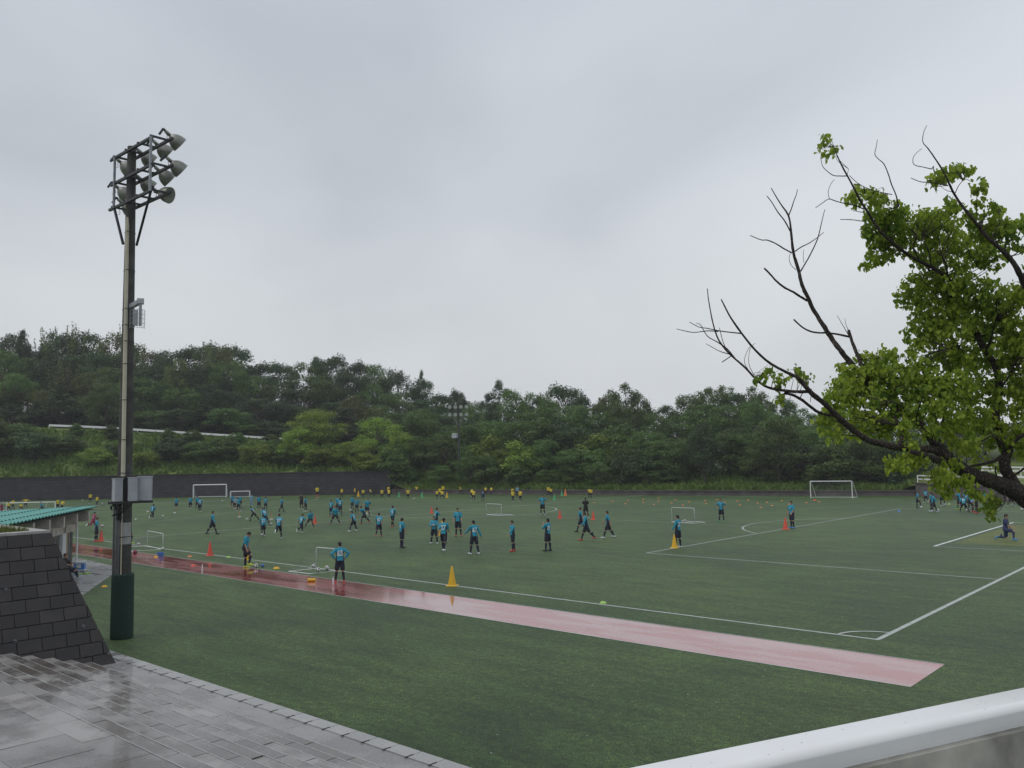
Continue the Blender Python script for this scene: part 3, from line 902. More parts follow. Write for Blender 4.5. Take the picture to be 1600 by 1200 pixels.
# features of the skyline and hill that stand out
for a in [('pine', 28, 514, 50, 44, 'dark layered conifer breaking the skyline at the far left'),
          ('bambooO', 58, 520, 60, 30, 'thin feathery bamboo against the sky, just right of the layered conifer'),
          ('bamboo', 88, 508, 52, 46, 'pale bamboo rising above the wood left of the floodlight pole'),
          ('bambooO', 118, 506, 54, 38, 'olive bamboo with a wispy top next to the pale bamboo'),
          ('bambooO', 190, 504, 60, 20, 'thin bamboo tip close beside the floodlight pole'),
          ('bamboo', 318, 533, 52, 40, 'pale bamboo tuft on the skyline above the guard rail'),
          ('olive', 345, 540, 50, 60, 'olive green tree right of the skyline bamboo tuft'),
          ('bamboo', 12, 600, 32, 62, 'bright yellow-green bamboo at the left edge of the wood'),
          ('bamboo', 62, 607, 26, 36, 'bright yellow-green drooping bamboo above the road at left'),
          ('bambooO', 100, 560, 34, 50, 'olive bamboo within the wood above the drooping yellow one'),
          ('olive', 275, 560, 40, 50, 'olive tree with gaps of sky right of the floodlight pole'),
          ('airyB', 495, 557, 55, 40, 'open-crowned dark tree standing out on top of the wood, mid hill'),
          ('airyB', 660, 578, 60, 22, 'tiny lone treetop poking out of the descending hill line'),
          ('oakB', 716, 608, 52, 34, 'small dark tree right behind the distant floodlight'),
          ('airyB', 783, 594, 36, 46, 'tall dark twin-topped tree in the dip of the skyline'),
          ('airyB', 762, 615, 38, 40, 'dark tree left of the tall twin-topped tree'),
          ('oakB', 885, 601, 40, 84, 'round-headed dark tree standing out on the skyline right of the dip'),
          ('oakC', 838, 614, 34, 60, 'tree between the twin-topped tree and the round-headed one')]:
    tree_at(a[0], a[1], a[2], a[3], a[4], a[5])
# trees along the far side, right half
RG = 'tall trees behind the far side of the pitch'
for row, (d, dy, pool) in enumerate([(34, -4, ['airy', 'oakC', 'oakC', 'airyB', 'olive']), (25, 18, ['oakC', 'oakC', 'airy', 'oakD']), (11, 60, ['oakC', 'oakD', 'oakC', 'oakA'])]):
    x = 800 + row * 14
    while x < 1420:
        yt = lerp(SKX, SKY, x) + dy + trr.uniform(-4, 12)
        key = trr.choice(pool)
        if not (870 < x < 905 and row == 0):
            tree_at(key, x, yt, d + trr.uniform(-2, 2), trr.uniform(56, 88), '%s, %s from the left in %s row behind the far touchline' % (KIND[key][1], nth('r%d' % row), ('the tallest', 'the middle', 'the lower')[row]), RG)
        x += trr.uniform(30, 46)
for a in [('airy', 975, 600, 30, 78, 'tall open-crowned tree topping the belt at the middle of the far side'),
          ('airy', 1105, 609, 30, 66, 'tree with a clumpy see-through top left of the bare branch tips'),
          ('airy', 1140, 603, 36, 70, 'tall airy tree with sky showing through, behind the bare branch tips'),
          ('airy', 1180, 604, 32, 60, 'airy tree right of the tall see-through one'),
          ('airy', 1232, 622, 34, 40, 'thin half-bare tree in the sky gap left of the near tree'),
          ('oakC', 1290, 662, 14, 90, 'broad tree behind the lower branches of the near tree')]:
    tree_at(a[0], a[1], a[2], a[3], a[4], a[5])
# mid trees and bushes on the bank
x = -60; i = 0
BG = 'bushes on the bank above the dark brick wall'
for (x, yt, d, w, k, lab) in [(-10, 655, 6, 80, 'shrub', 'wide bush on the bank at the left edge'), (30, 662, 10, 70, 'shrub', 'bush under the bright bamboo at left'), (55, 676, 5, 70, 'shrubD', 'dark bush second from the left on the bank'),
        (105, 680, 8, 66, 'shrub', 'bush on the bank just below the start of the white rail'), (150, 700, 4, 56, 'shrubL', 'bright bush on the bank left of the floodlight pole'), (185, 702, 7, 50, 'shrub', 'bush on the bank directly behind the floodlight pole'),
        (228, 706, 3, 44, 'shrubL', 'bright small bush just right of the floodlight pole'), (268, 684, 5, 64, 'shrubD', 'tall dark bush right of the floodlight pole'), (312, 690, 5, 52, 'shrub', 'bush above the far left goal'),
        (355, 682, 6, 58, 'shrub', 'tall bush above the gap between the two far goals'), (402, 694, 4, 50, 'shrubL', 'bright bush above the smaller far goal'), (425, 688, 7, 54, 'shrub', 'bush left of the pale young trees'),
        (450, 700, 4, 46, 'shrub', 'low bush at the foot of the first pale tree')]:
    tree_at(k, x, yt, d, w, lab, BG)
YG = 'pale young trees and bushes at the foot of the hill'
for (x, yt, d, w, k, lab) in [(497, 640, 9, 96, 'youngB', 'pale yellow-green tree with dark limbs, leftmost of the pale ones'), (470, 668, 5, 66, 'young', 'small pale tree below the left of the first pale tree'), (590, 652, 8, 80, 'young', 'bright pale tree, middle one of the group on the bank'),
        (548, 690, 4, 70, 'young', 'pale tree hanging over the end of the brick wall'), (510, 700, 3, 70, 'shrubL', 'pale bush on top of the brick wall below the first pale tree'), (632, 676, 5, 54, 'youngB', 'pale pointed tree at the end of the brick wall'),
        (575, 708, 2, 60, 'shrubL', 'pale bush drooping over the brick wall'), (665, 646, 12, 90, 'oakD', 'large mid green tree left of the distant floodlight'), (620, 700, 2, 60, 'shrub', 'dark bush where the brick wall ends')]:
    tree_at(k, x, yt, d, w, lab, YG)
FG = 'trees and bushes overhanging the far edge of the pitch'
names = ['shrub', 'oakD', 'shrub', 'shrubD', 'oakD']
x = 640; i = 0
while x < 1415:
    for (dd, yy, ww) in ((2.6 if x < 1000 else 4.2, 724, 62), (6.5, 692, 76), (11, 668, 84)):
        if 1095 < x < 1160 and dd < 9: continue
        key = trr.choice(['shrub', 'shrub', 'oakD', 'oakC', 'shrubL' if dd > 4 else 'shrub']) if x < 960 else trr.choice(['shrub', 'shrubD', 'oakD', 'oakC'])
        if x < 760 and dd > 4: key = trr.choice(['oakD', 'shrub', 'oakC'])
        top = yy + trr.uniform(-14, 12) + (10 if x > 1000 else 0) + (8 if dd < 5 and x > 1000 else 0)
        tree_at(key, x + trr.uniform(-8, 8), top, dd + trr.uniform(-0.6, 1), ww * (0.8 if ww == 62 else 1) * trr.uniform(.8, 1.1), '%s, %s from the left %s' % (KIND[key][1], nth('f%d' % int(ww)), {62: 'along the far turf edge', 76: 'in the second row past the turf', 84: 'in the third row past the turf'}[ww]), FG)
    x += trr.uniform(36, 50)
for (x, yt, d, w, k, lab) in [(1100, 664, 4, 56, 'oakA', 'dark single-trunk tree at the edge of the open grassy bank'), (1215, 655, 4, 84, 'oakD', 'many-stemmed spreading tree left of the far right goal'), (1300, 690, 3, 80, 'shrub', 'pale-flecked bush behind the far right goal'),
        (1360, 680, 4, 80, 'oakD', 'dark spreading tree right of the far right goal'), (1405, 690, 3, 60, 'shrubD', 'dark bush left of the concrete wall')]:
    tree_at(k, x, yt, d, w, lab)
for x in range(1450, 1880, 44):
    tree_at(trr.choice(['oakC', 'oakA', 'oakD', 'airy']), x, 655 + trr.uniform(-12, 10), 26 + trr.uniform(-4, 4), 76, 'tree on the slope behind the upper road at right, %s from the left' % nth('u'), 'trees behind the upper road at right')

# ground cover on banks: loose grassy tufts
gcr = random.Random(5)
gm = MB()
for i in range(15000):
    x = gcr.uniform(-40, 1425)
    d = gcr.uniform(0.4, 16)
    if x > 640 and gcr.random() < 0.45: d = gcr.uniform(0.4, 5)
    p = AT(x, foot(x) + d, terr(x, d))
    s = gcr.uniform(0.25, 0.7)
    for q in range(2):
        a = gcr.random() * 6.28
        u = Vector((math.cos(a), math.sin(a), 0)) * s * 0.5
        l = Vector((gcr.uniform(-.3, .3), gcr.uniform(-.3, .3), s))
        gm.add([p - u, p + u, p + l + u * 0.2], [(0, 1, 2)])
gm_o = gm.build('undergrowth', leafmat('undergrowth_leaf', (0.07, 0.125, 0.022), (0.16, 0.24, 0.042), 0.3, 0.0, 0.15))
tag(gm_o, 'weeds and long grass covering the far bank', 'undergrowth', kind='stuff')

# ------------------------------------------------------------------ floodlight pole
PB = G(190, 997)
PB.z = 0
PTOP = A(213, 217, (PB - CP).dot(fw) + 1.15)
PX0, PY0 = PB.x, PB.y
PH = 15.05
root = empty('floodlight_pole', (PX0, PY0, 0), 'tall dark concrete floodlight pole with grey cabinets and a green padded foot', 'floodlight pole')
axis = lambda z: Vector((PX0 + 0.0 * z, PY0, z))
def prad(z): return 0.245 - 0.0078 * z
pm = MB()
zz = [0, 2, 4, 6, 8, 10, 12, 14, PH]
pm.tube([axis(z) for z in zz], [prad(z) for z in zz], 24)
pole_mat = plain('pole_concrete', (0.055, 0.053, 0.050), 0.75, var=0.6, scale=2.2, bump=0.3)
pm.build('pole', pole_mat, root, smooth=False)
# direction from the pole to the viewer, and across
tv = (Vector((CX, CY, 0)) - Vector((PX0, PY0, 0))).normalized()
ac = Vector((-tv.y, tv.x, 0))      # to the right as seen from the steps
mt = MB()
mt.tube([axis(0), axis(0.06), axis(1.86), axis(1.9)], [0.31, 0.325, 0.315, 0.30], 26)
mt.build('padded_sleeve', M['mat'], root)
sg = MB()
a0 = math.atan2(tv.y, tv.x)
vs, fs = [], []
for i in range(13):
    a = a0 - 0.95 + 1.9 * i / 12 + 0.12
    for z in (2.78, 3.42):
        vs.append((PX0 + math.cos(a) * (prad(z) + 0.006), PY0 + math.sin(a) * (prad(z) + 0.006), z))
sg.add(vs, [(2 * i, 2 * i + 2, 2 * i + 3, 2 * i + 1) for i in range(12)])
sg.build('pale_band', plain('pale_grey_paint', (0.30, 0.30, 0.30), 0.6, var=0.15, scale=5), root)
# cream conduit up the face
cd = MB()
cd.tube([axis(z) + tv * (prad(z) + 0.045) - ac * (0.035 + 0.004 * z) for z in (4.75, 7, 9, 11, 12.5, 12.75)], [0.062, 0.06, 0.058, 0.056, 0.054, 0.03], 10)
cd.build('cream_conduit', M['cream'], root)
cd2 = MB()
cd2.tube([axis(z) + tv * (prad(z) + 0.03) - ac * 0.06 for z in (1.9, 3, 4.1)], 0.02, 8)
cd2.build('cream_conduit', M['cream'], root)
cds = MB()
for k, off in enumerate((-0.25, -0.205, -0.165, -0.125, -0.285)):
    q = math.sqrt(max(0.0, 0.25 ** 2 - min(off * off, 0.06)))
    cds.tube([axis(z) + ac * off + tv * (q + 0.03) for z in (1.88, 3.0, 4.3)], 0.019, 8)
cds.build('conduit_bundle', M['cable'], root)
for z in (3.0, 3.6, 4.9, 5.9, 7.1, 8.2, 8.9, 9.4, 9.9, 11.1, 12.3):
    b = MB()
    b.lathe([(prad(z) + 0.012, -0.012), (prad(z) + 0.012, 0.012)], axis(z), None, 20)
    b.box(axis(z) + tv * (prad(z) + 0.10) - ac * 0.04, (0.02, 0.15, 0.02), Matrix.Rotation(math.atan2(tv.y, tv.x), 3, 'Z'))
    b.build('strap', M['darkm'], root)
# platform with cabinets, z 4.0 to 4.75
rz = Matrix.Rotation(math.atan2(ac.y, ac.x), 3, 'Z')       # local x = across, y = away from the viewer
def PL(a, t, z): return axis(z) + ac * a + tv * t
fr = MB()
for t in (0.42, -0.42):
    fr.bar(PL(-0.45, t, 4.02), PL(0.78, t, 4.02), 0.06, 0.05)
for a in (-0.40, 0.0, 0.40, 0.76):
    fr.bar(PL(a, -0.5, 4.04), PL(a, 0.5, 4.04), 0.05, 0.04)
fr.bar(PL(-0.52, 0.30, 4.78), PL(0.40, 0.30, 4.78), 0.05, 0.045)
fr.bar(PL(-0.10, 0.30, 4.05), PL(-0.10, 0.30, 4.78), 0.05, 0.05)
fr.bar(PL(0.06, 0.30, 4.05), PL(0.06, 0.30, 4.78), 0.04, 0.04)
fr.build('platform_frame', M['darkm'], root)
for (a, t, w, dz, yaw) in ((-0.20, 0.36, 0.22, 0.66, 0.35), (0.21, 0.40, 0.25, 0.68, 0.1), (0.56, 0.28, 0.36, 0.70, -0.25)):
    c = MB()
    r_ = rz @ Matrix.Rotation(yaw, 3, 'Z')
    c.box(PL(a, t, 4.07 + dz / 2), (w, 0.26, dz), r_)
    c.box(PL(a, t, 4.08 + dz), (w + 0.03, 0.30, 0.025), r_)
    for k in range(3):
        q = PL(a, t, 4.07 + dz / 2) + r_ @ Vector((w * (-0.3 + 0.3 * k), -0.134, 0))
        c.box(q, (0.012, 0.012, dz * 0.94), r_)
    o = c.build('cabinet', M['box'], root)
cw_ = MB()
for k in range(4):
    pts = []
    for i in range(15):
        a = -2.0 + i / 14 * (4.6 + 0.3 * k)
        pts.append(PL(-0.30 + 0.03 * k + (0.13 + 0.01 * k) * math.cos(a) * 0.8, 0.33 + 0.02 * k, 3.80 + 0.02 * k + (0.15 + 0.012 * k) * math.sin(a)))
    cw_.tube(pts, 0.014, 6)
for k in range(5):
    cw_.tube([PL(-0.25 + 0.12 * k, 0.35, 4.02), PL(-0.22 + 0.10 * k, 0.36, 3.86 + 0.02 * k), PL(-0.2 + 0.03 * k, 0.30, 3.7), PL(-0.2 + 0.03 * k, 0.29, 3.5)], 0.013, 6)
cw_.build('cable_coil', M['black'], root)
# small caged unit at z about 9.6
un = MB()
un.bar(PL(0.05, 0.10, 9.98), PL(0.33, 0.34, 10.12), 0.16, 0.12)
un.box(PL(0.33, 0.36, 10.12), (0.2, 0.18, 0.16), rz)
un.box(PL(0.33, 0.34, 9.72), (0.09, 0.09, 0.7), rz)
un.box(PL(0.20, 0.28, 9.62), (0.14, 0.12, 0.48), rz)
un.build('caged_bracket', M['box'], root)
cg = MB()
for i in range(9):
    a = -1.4 + 2.8 * i / 8
    x_, y_ = 0.25 + 0.24 * math.sin(a) * 0.9, 0.24 + 0.24 * math.cos(a)
    cg.tube([PL(x_, y_, 9.30), PL(x_, y_, 9.86)], 0.006, 5)
for z in (9.30, 9.44, 9.58, 9.72, 9.86):
    cg.tube([PL(0.25 + 0.24 * math.sin(-1.4 + 2.8 * i / 8) * 0.9, 0.24 + 0.24 * math.cos(-1.4 + 2.8 * i / 8), z) for i in range(9)], 0.006, 5)
cg.build('wire_cage', M['greym'], root)
# lamp arms: three tiers, each two rails along the pitch
def solve_x(px, py, Y):
    d = ray(px, py); t = (Y - CY) / d.y
    return CP + d * t
TIERS = []
YF, YB = PY0 - 0.24, PY0 + 0.22
for (l, r_) in (((174, 252), (238, 212)), ((173, 291), (238, 255)), ((171, 330), (236, 296))):
    a, b = solve_x(l[0], l[1], YF), solve_x(r_[0], r_[1], YF)
    TIERS.append(((a.x, b.x), (a.z + b.z) / 2))
lampn = 0
def flood(P, tilt, yaw=0.0):
    """bell-shaped reflector hanging from P, opening along +y and down"""
    r_ = Matrix.Rotation(yaw, 3, 'Z') @ Matrix.Rotation(R(-90 - tilt), 3, 'X')
    h = MB()
    prof = [(0.0, -0.02), (0.05, -0.015), (0.07, 0.01), (0.125, 0.05), (0.185, 0.12), (0.228, 0.22), (0.247, 0.32), (0.25, 0.38)]
    h.lathe(prof, P, r_, 22, 0)
    h.lathe([(a - 0.006, b + 0.004) for a, b in prof[1:]][::-1] , P, r_, 22, 1)
    h.lathe([(0.25, 0.38), (0.256, 0.385), (0.244, 0.384)], P, r_, 22, 0)
    h.lathe([(0.0, -0.20), (0.05, -0.19), (0.055, -0.02), (0.0, -0.02)], P, r_, 12, 0)
    h.ell(P + r_ @ Vector((0, 0, 0.2)), (0.05, 0.05, 0.10), 10, 6, r_, 1)
    o = h.build('lamp_head', [M['lamp'], M['lampin']], root, smooth=True)
    k = MB()
    s = r_ @ Vector((0, 0, -0.15)) + P
    k.bar(s, P + Vector((0, -0.22, 0.16)), 0.05, 0.05)
    k.bar(P + Vector((0, -0.22, 0.16)), P + Vector((0, -0.34, -0.05)), 0.05, 0.06)
    k.build('lamp_bracket', M['darkm'], root)
for ti, ((xa, xb), z) in enumerate(TIERS):
    z = [14.35, 13.55, 12.75][ti] if False else z
    rm_ = MB()
    rm_.bar((xa, YF, z), (xb, YF, z), 0.075, 0.075)
    rm_.build('cross_arm', M['darkm'], root)
    rm_ = MB()
    rm_.bar((xa + 0.30, YB, z), (xb + 0.32, YB, z), 0.075, 0.075)
    rm_.build('cross_arm', M['darkm'], root)
    for q in range(4):
        xx = xa + 0.25 + (xb - xa - 0.3) * q / 3
        c_ = MB(); c_.bar((xx, YF - 0.05, z + 0.05), (xx, YB + 0.12, z + 0.05), 0.055, 0.055)
        c_.build('tie_bar', M['darkm'], root)
    LP = [[(266, 212), (247, 227), (222, 240), (189, 254)], [(268, 253), (250, 268), (221, 281), (185, 294)], [(249, 301), (192, 318)]][ti]
    for j, (lx, ly) in enumerate(LP):
        p_ = solve_x(lx, ly, YB + 0.20)
        xx = p_.x
        flood(p_, 36 if ti < 2 or j else 18, R(-6) if ti < 2 or j else R(-62))
        w_ = MB()
        w_.tube([(xx - 0.02, YB, z + 0.05), (xx + 0.03, YB + 0.10, z + 0.10), p_ + Vector((0, -0.12, 0.12))], 0.008, 5)
        w_.build('lamp_wire', M['black'], root)
(xa, xb), zt_ = TIERS[0]; (xc, xd), zl_ = TIERS[2]
for xx in (xa + 0.35, xb - 0.0):
    v = MB(); v.bar((xx, YF - 0.04, zt_ + 0.02), (xx, YF - 0.04, zl_ - 0.02), 0.06, 0.06); v.build('upright_bar', M['greym'], root)
for xx in (xc + 0.35, xd - 0.0):
    v = MB(); v.bar((xx, YF, zl_), axis(zl_ - 1.25) + ac * (0.19 if xx > PX0 else -0.19) + tv * 0.03, 0.06, 0.06); v.build('brace', M['darkm'], root)

# distant floodlight
fb = AT(717, foot(717) + 3.0, 0)
root = empty('distant_floodlight', fb, 'slim grey floodlight mast standing among the trees on the far side', 'floodlight pole')
dep = (fb - CP).dot(fw)
zt = CH + (hz(717) - 634) * dep / F
b = MB(); b.tube([(fb.x, fb.y, 0), (fb.x, fb.y, zt)], [0.20, 0.11], 10); b.build('pole', pole_mat, root)
b = MB(); b.box((fb.x - .45, fb.y - .3, zt * 0.66), (0.9, 0.4, 0.7)); b.build('cabinet', M['box'], root)
ax_ = Vector((rt0.x, rt0.y, 0))
for k, z in enumerate((zt, zt - 1.1)):
    b = MB(); b.bar(fb + Vector((0, 0, z)) - ax_ * 1.35, fb + Vector((0, 0, z)) + ax_ * 1.35, 0.1); b.build('cross_arm', M['darkm'], root)
    for j in range(4):
        q = fb + Vector((0, 0, z)) + ax_ * (-1.2 + 0.8 * j) - Vector((fw.x, fw.y, 0)) * 0.2
        h = MB(); r_ = Vector((-fw.x, -fw.y, -0.45)).to_track_quat('Z', 'Y').to_matrix()
        h.lathe([(0.02, 0), (0.16, 0.06), (0.27, 0.26), (0.30, 0.42)], q, r_, 14, 0)
        h.lathe([(0.0, 0.36), (0.27, 0.37)], q, r_, 14, 1)
        h.build('lamp_head', [M['lamp'], M['whitem']], root)
for s in (-1, 1):
    b = MB(); b.bar(fb + Vector((0, 0, zt - 3)), fb + Vector((0, 0, zt - 1.1)) + ax_ * 0.9 * s, 0.07); b.build('brace', M['greym'], root)

# ------------------------------------------------------------------ shed with teal roof
SD = Vector((-0.81, 0.59, 0)).normalized(); SN = Vector((0.59, 0.81, 0)).normalized()
S0 = G(115, 891)
def S(t, o, z): return S0 + SD * t + SN * o + Vector((0, 0, z))
root = empty('shed', S(-4, 0, 0), 'low block shed with a teal corrugated roof behind the dark block wall', 'shed')
w_ = MB()
def sq(b, t0, t1, o0, o1, z0, z1, mi=0):
    vs = [S(t, o, z) for z in (z0, z1) for o in (o0, o1) for t in (t0, t1)]
    b.add(vs, [(0, 2, 3, 1), (4, 5, 7, 6), (0, 1, 5, 4), (2, 6, 7, 3), (0, 4, 6, 2), (1, 3, 7, 5)], mi)
HW = 2.35
sq(w_, -13, 0.0, -6.0, -0.12, 0, HW)
w_.build('wall', M['concrete'], root)
for (t0, t1) in ((-1.08, -0.06), (-3.2, -2.16), (-5.3, -4.3), (-7.4, -6.4)):
    d = MB(); sq(d, t0, t1, -0.13, -0.06, 0.02, 1.86); dr = d.build('door', M['door'], root)
    for q in (0.3, 0.6):
        e = MB(); tq = t0 + (t1 - t0) * q; sq(e, tq - 0.012, tq + 0.012, -0.062, -0.045, 0.05, 1.83); eo = e.build('door_seam', M['black'], root); eo.parent = dr; eo.matrix_parent_inverse.identity()
for t in (-1.55, -3.65, -5.75):
    p = MB(); sq(p, t - 0.55, t + 0.02, -0.12, 0.06, 0, HW - 0.04); p.build('white_pilaster', M['whitem'], root)
    p = MB(); sq(p, t + 0.06, t + 0.44, -0.12, 0.03, 0, HW - 0.04); p.build('timber_post', M['wood'], root)
    p = MB(); p.tube([S(t + 0.5, 0.05, HW - 0.2), S(t + 0.5, 0.05, 0.6)], 0.03, 8); p.build('downpipe', M['greym'], root)
p = MB(); p.tube([S(0.06, 0.10, 0), S(0.06, 0.10, HW + 0.12)], 0.045, 10); p.build('white_post', M['white'], root)
lt = MB(); sq(lt, -13, 0.1, -0.10, 0.06, HW - 0.42, HW); lt.build('lintel', M['concrete'], root)
t = -14.16
while t < 0.1:
    r_ = MB(); sq(r_, t, t + 0.20, -5.9, 0.66, HW + 0.01, HW + 0.50); r_.build('rafter', M['concrete'], root); t += 2.0
# corrugated roof: sheet ridges run across the building
RZ0 = 3.05
rf = MB()
t0, t1 = -16.0, 0.68
n = 230
vs, fs = [], []
for i in range(n + 1):
    t = t0 + (t1 - t0) * i / n
    zz_ = 0.032 * math.sin(2 * math.pi * t / 0.40)
    for o, dz in ((0.80, 0.0), (-6.6, -0.20)):
        vs.append(S(t, o, RZ0 + dz + zz_))
        vs.append(S(t, o, RZ0 + dz + zz_ - 0.02))
for i in range(n):
    a = 4 * i
    fs += [(a, a + 4, a + 6, a + 2), (a + 1, a + 3, a + 7, a + 5), (a, a + 1, a + 5, a + 4), (a + 2, a + 6, a + 7, a + 3)]
rf.add(vs, fs)
rf.build('roof_sheet', M['roof'], root)
ub = MB(); sq(ub, -15.9, 0.58, -6.4, 0.68, RZ0 - 0.15, RZ0 - 0.11); 
ub.build('roof_frame', M['darkm'], root)
bl_ = MB()
for o in (0.1, -1.4, -2.9, -4.4, -5.9):
    t = t0 + 0.1
    while t < t1:
        bl_.box(S(t, o, RZ0 + 0.045 - (0.80 - o) * 0.027), (0.10, 0.05, 0.035)); t += 0.40
bl_.build('roof_bolts', plain('roof_bolt', (0.03, 0.12, 0.10), 0.6), root).__setitem__('kind', 'stuff')
# concrete apron by the shed
tag(MB().add([(p.x, p.y, 0.012) for p in (G(126, 933), G(177, 897), G(179, 885), G(118, 871), S(3.5, -2.5, 0), S(-14, -0.2, 0), S(-14, 2.5, 0))], [(0, 1, 2, 3, 4, 5, 6)]).build('apron', M['pave']), kind='structure')
g_ = G(150, 895)
tag(MB().add([(g_.x + a, g_.y + b, 0.020) for a, b in ((-1.2, -.3), (1.1, -.35), (1.15, -.15), (-1.1, -.1))], [(0, 1, 2, 3)]).build('puddle', M['asphalt']), kind='structure')

# ------------------------------------------------------------------ small training gear
def cone_proto(dim, base, mat):
    root = empty('traffic_cone', (0, 0, 0))
    b = MB(); b.lathe([(0.155, 0.02), (0.15, 0.05), (0.035, 0.68), (0.03, 0.70), (0.0, 0.70)], n=18)
    b.build('cone_body', mat, root, smooth=True)
    b = MB(); b.box((0, 0, 0.012), (0.40, 0.40, 0.024), taper=0.95); b.lathe([(0.185, 0.024), (0.165, 0.045)], n=18)
    b.build('cone_base', mat, root)
    return root
cproto = cone_proto(0.7, 0.4, M['cyel'])
cfirst = True
def put_cone(px, py, hpx, mat, label, cat='traffic cone', grp='training cones on the turf'):
    global cfirst
    P = G(px, py)
    o = cproto if cfirst else copy_tree(cproto)
    cfirst = False
    s = hpx / pxm(P) / 0.70
    o.location = P; o.scale = (s,) * 3; o.rotation_euler.z = rnd.random() * 1.5
    for c in o.children: paint(c, 0, mat)
    tag(o, label, cat, grp)
Y_, R_, G_, O_ = M['cyel'], M['cred'], M['cgrn'], M['cora']
for a in [(706.5, 915, 30, Y_, 'tall yellow cone standing alone beyond the red strip, nearest of all cones'),
          (386.5, 875, 16, Y_, 'yellow cone half hidden behind the legs of the lime-booted player at the red strip'),
          (1054, 856, 21, Y_, 'yellow cone at the penalty area corner, beside a waiting player'),
          (691, 836, 22, Y_, 'yellow cone hidden behind the player with number 27'),
          (560, 775.5, 8.5, Y_, 'small far yellow cone in front of the end of the dark brick wall'),
          (698.5, 777.5, 8.5, Y_, 'far yellow cone beside the huddle of players in yellow'),
          (883.5, 774, 10, O_, 'far orange cone next to the green one under the trees'),
          (328, 868, 21, R_, 'red cone on the touchline left of the player with one foot on a ball'),
          (492, 818, 13.5, R_, 'red cone next to the crouching player on the left half'),
          (674.5, 802, 11, R_, 'red cone just behind the player holding both hands to his face'),
          (875, 810, 13, R_, 'left red cone of the pair in midfield'),
          (927, 812, 13, R_, 'right red cone of the pair in midfield, near the coach in black'),
          (1227.5, 827, 18, R_, 'red cone on the penalty area line beside a waiting player'),
          (158, 845.5, 17, R_, 'red cone at the feet of the player holding a ball near the shed'),
          (623.5, 776, 7.5, G_, 'far green cone left of two players in yellow'),
          (659.5, 777, 8.5, G_, 'far green cone left of the yellow huddle'),
          (866.5, 781.5, 9, G_, 'green cone nearest the players in yellow on the right'),
          (878, 774.5, 8, G_, 'far green cone against the trees beside the orange one')]:
    put_cone(*a)
def disc_mesh(mat):
    b = MB(); b.lathe([(0.10, 0.0), (0.097, 0.012), (0.045, 0.055), (0.028, 0.055), (0.03, 0.045), (0.09, 0.004)], n=16)
    return b.mesh('disc', mat, smooth=False)
dm = disc_mesh(M['cora'])
def disc(px, py, mat, label, grp='marker discs on the turf', s=1.25):
    P = G(px, py)
    o = bpy.data.objects.new('marker_disc', dm); COL.objects.link(o)
    o.location = P; o.scale = (s,) * 3; paint(o, 0, mat)
    tag(o, label, 'marker disc', grp)
dl = [(840 + X * .15, 740 + Y * .15) for X, Y in ((590, 303), (778, 290), (938, 278), (1100, 268), (1262, 256), (915, 316), (1100, 302), (1260, 290), (1212, 323), (1395, 308), (1433, 275), (1515, 330))]
dl += [(1040 + X / 5.714, 720 + Y / 5.714) for X, Y in ((210, 368), (353, 355), (458, 347), (362, 385), (530, 373), (642, 362), (740, 352), (662, 395), (822, 378), (905, 372), (850, 418), (950, 402), (1038, 358), (1105, 390), (1258, 375), (1372, 368))]
dl += [(827, 772), (781, 772.5), (1386, 774)]
dl.sort()
for i, (x, y) in enumerate(dl):
    disc(x, y, O_, 'small orange disc scattered on the far right turf, %s from the left of its spread' % ORD[i], 'orange discs scattered over the far right turf')
disc(1273, 782, M['cred'], 'big red disc lying in front of the far right goal', s=2.0)
disc(296.5, 870, O_, 'orange disc between the red strip and the touchline, left of the red cone')
disc(432, 888.5, M['cyel'], 'yellow-orange disc right of the ball under the near player\'s boot', s=1.6)
disc(357.7, 871, M['clim'], 'lime disc on the touchline right of the red cone')
disc(942.5, 942.5, M['clim'], 'lime disc on the near touchline, far from any player')
disc(1405, 799, M['cblu'], 'blue disc at the far corner of the penalty area', s=1.5)
disc(163, 917, M['cyel'], 'yellow disc on the grass left of the floodlight pole')
disc(1483, 788, M['clim'], 'lime disc among the players in front of the concrete wall', s=1.4)
disc(273, 801.5, M['swht'], 'pale disc below the leftmost players of the left half')
disc(231, 799.5, M['swht'], 'pale disc behind the running player right of the pole')
disc(244, 870.5, M['cyel'], 'yellow disc on the edge of the red strip by the mini goal')
disc(302, 884, M['cred'], 'red disc lying on the red strip', s=1.3)
disc(361, 791, O_, 'orange disc at the feet of the group before the smaller far goal')
disc(368, 794, O_, 'orange disc right of the other one before the smaller far goal')

# footballs
def ball_mesh():
    bm = bmesh.new(); bmesh.ops.create_icosphere(bm, subdivisions=1, radius=1.0)
    ico = [v.co.normalized() for v in bm.verts]; bm.free()
    bm = bmesh.new(); bmesh.ops.create_icosphere(bm, subdivisions=4, radius=0.11)
    seeds = []
    b2 = bmesh.new(); bmesh.ops.create_icosphere(b2, subdivisions=1, radius=1.0)
    b2.free()
    g = (1 + 5 ** 0.5) / 2
    for a, b in ((1, g), (1, -g), (-1, g), (-1, -g)):
        seeds += [Vector((0, a, b)).normalized(), Vector((a, b, 0)).normalized(), Vector((b, 0, a)).normalized()]
    me = bpy.data.meshes.new('ball'); 
    for f in bm.faces:
        c = f.calc_center_median().normalized()
        f.material_index = 1 if max(c.dot(s) for s in seeds) > 0.945 else 0
        f.smooth = True
    bm.to_mesh(me); bm.free()
    me.materials.append(M['ballw']); me.materials.append(M['ballk'])
    return me
bme = ball_mesh()
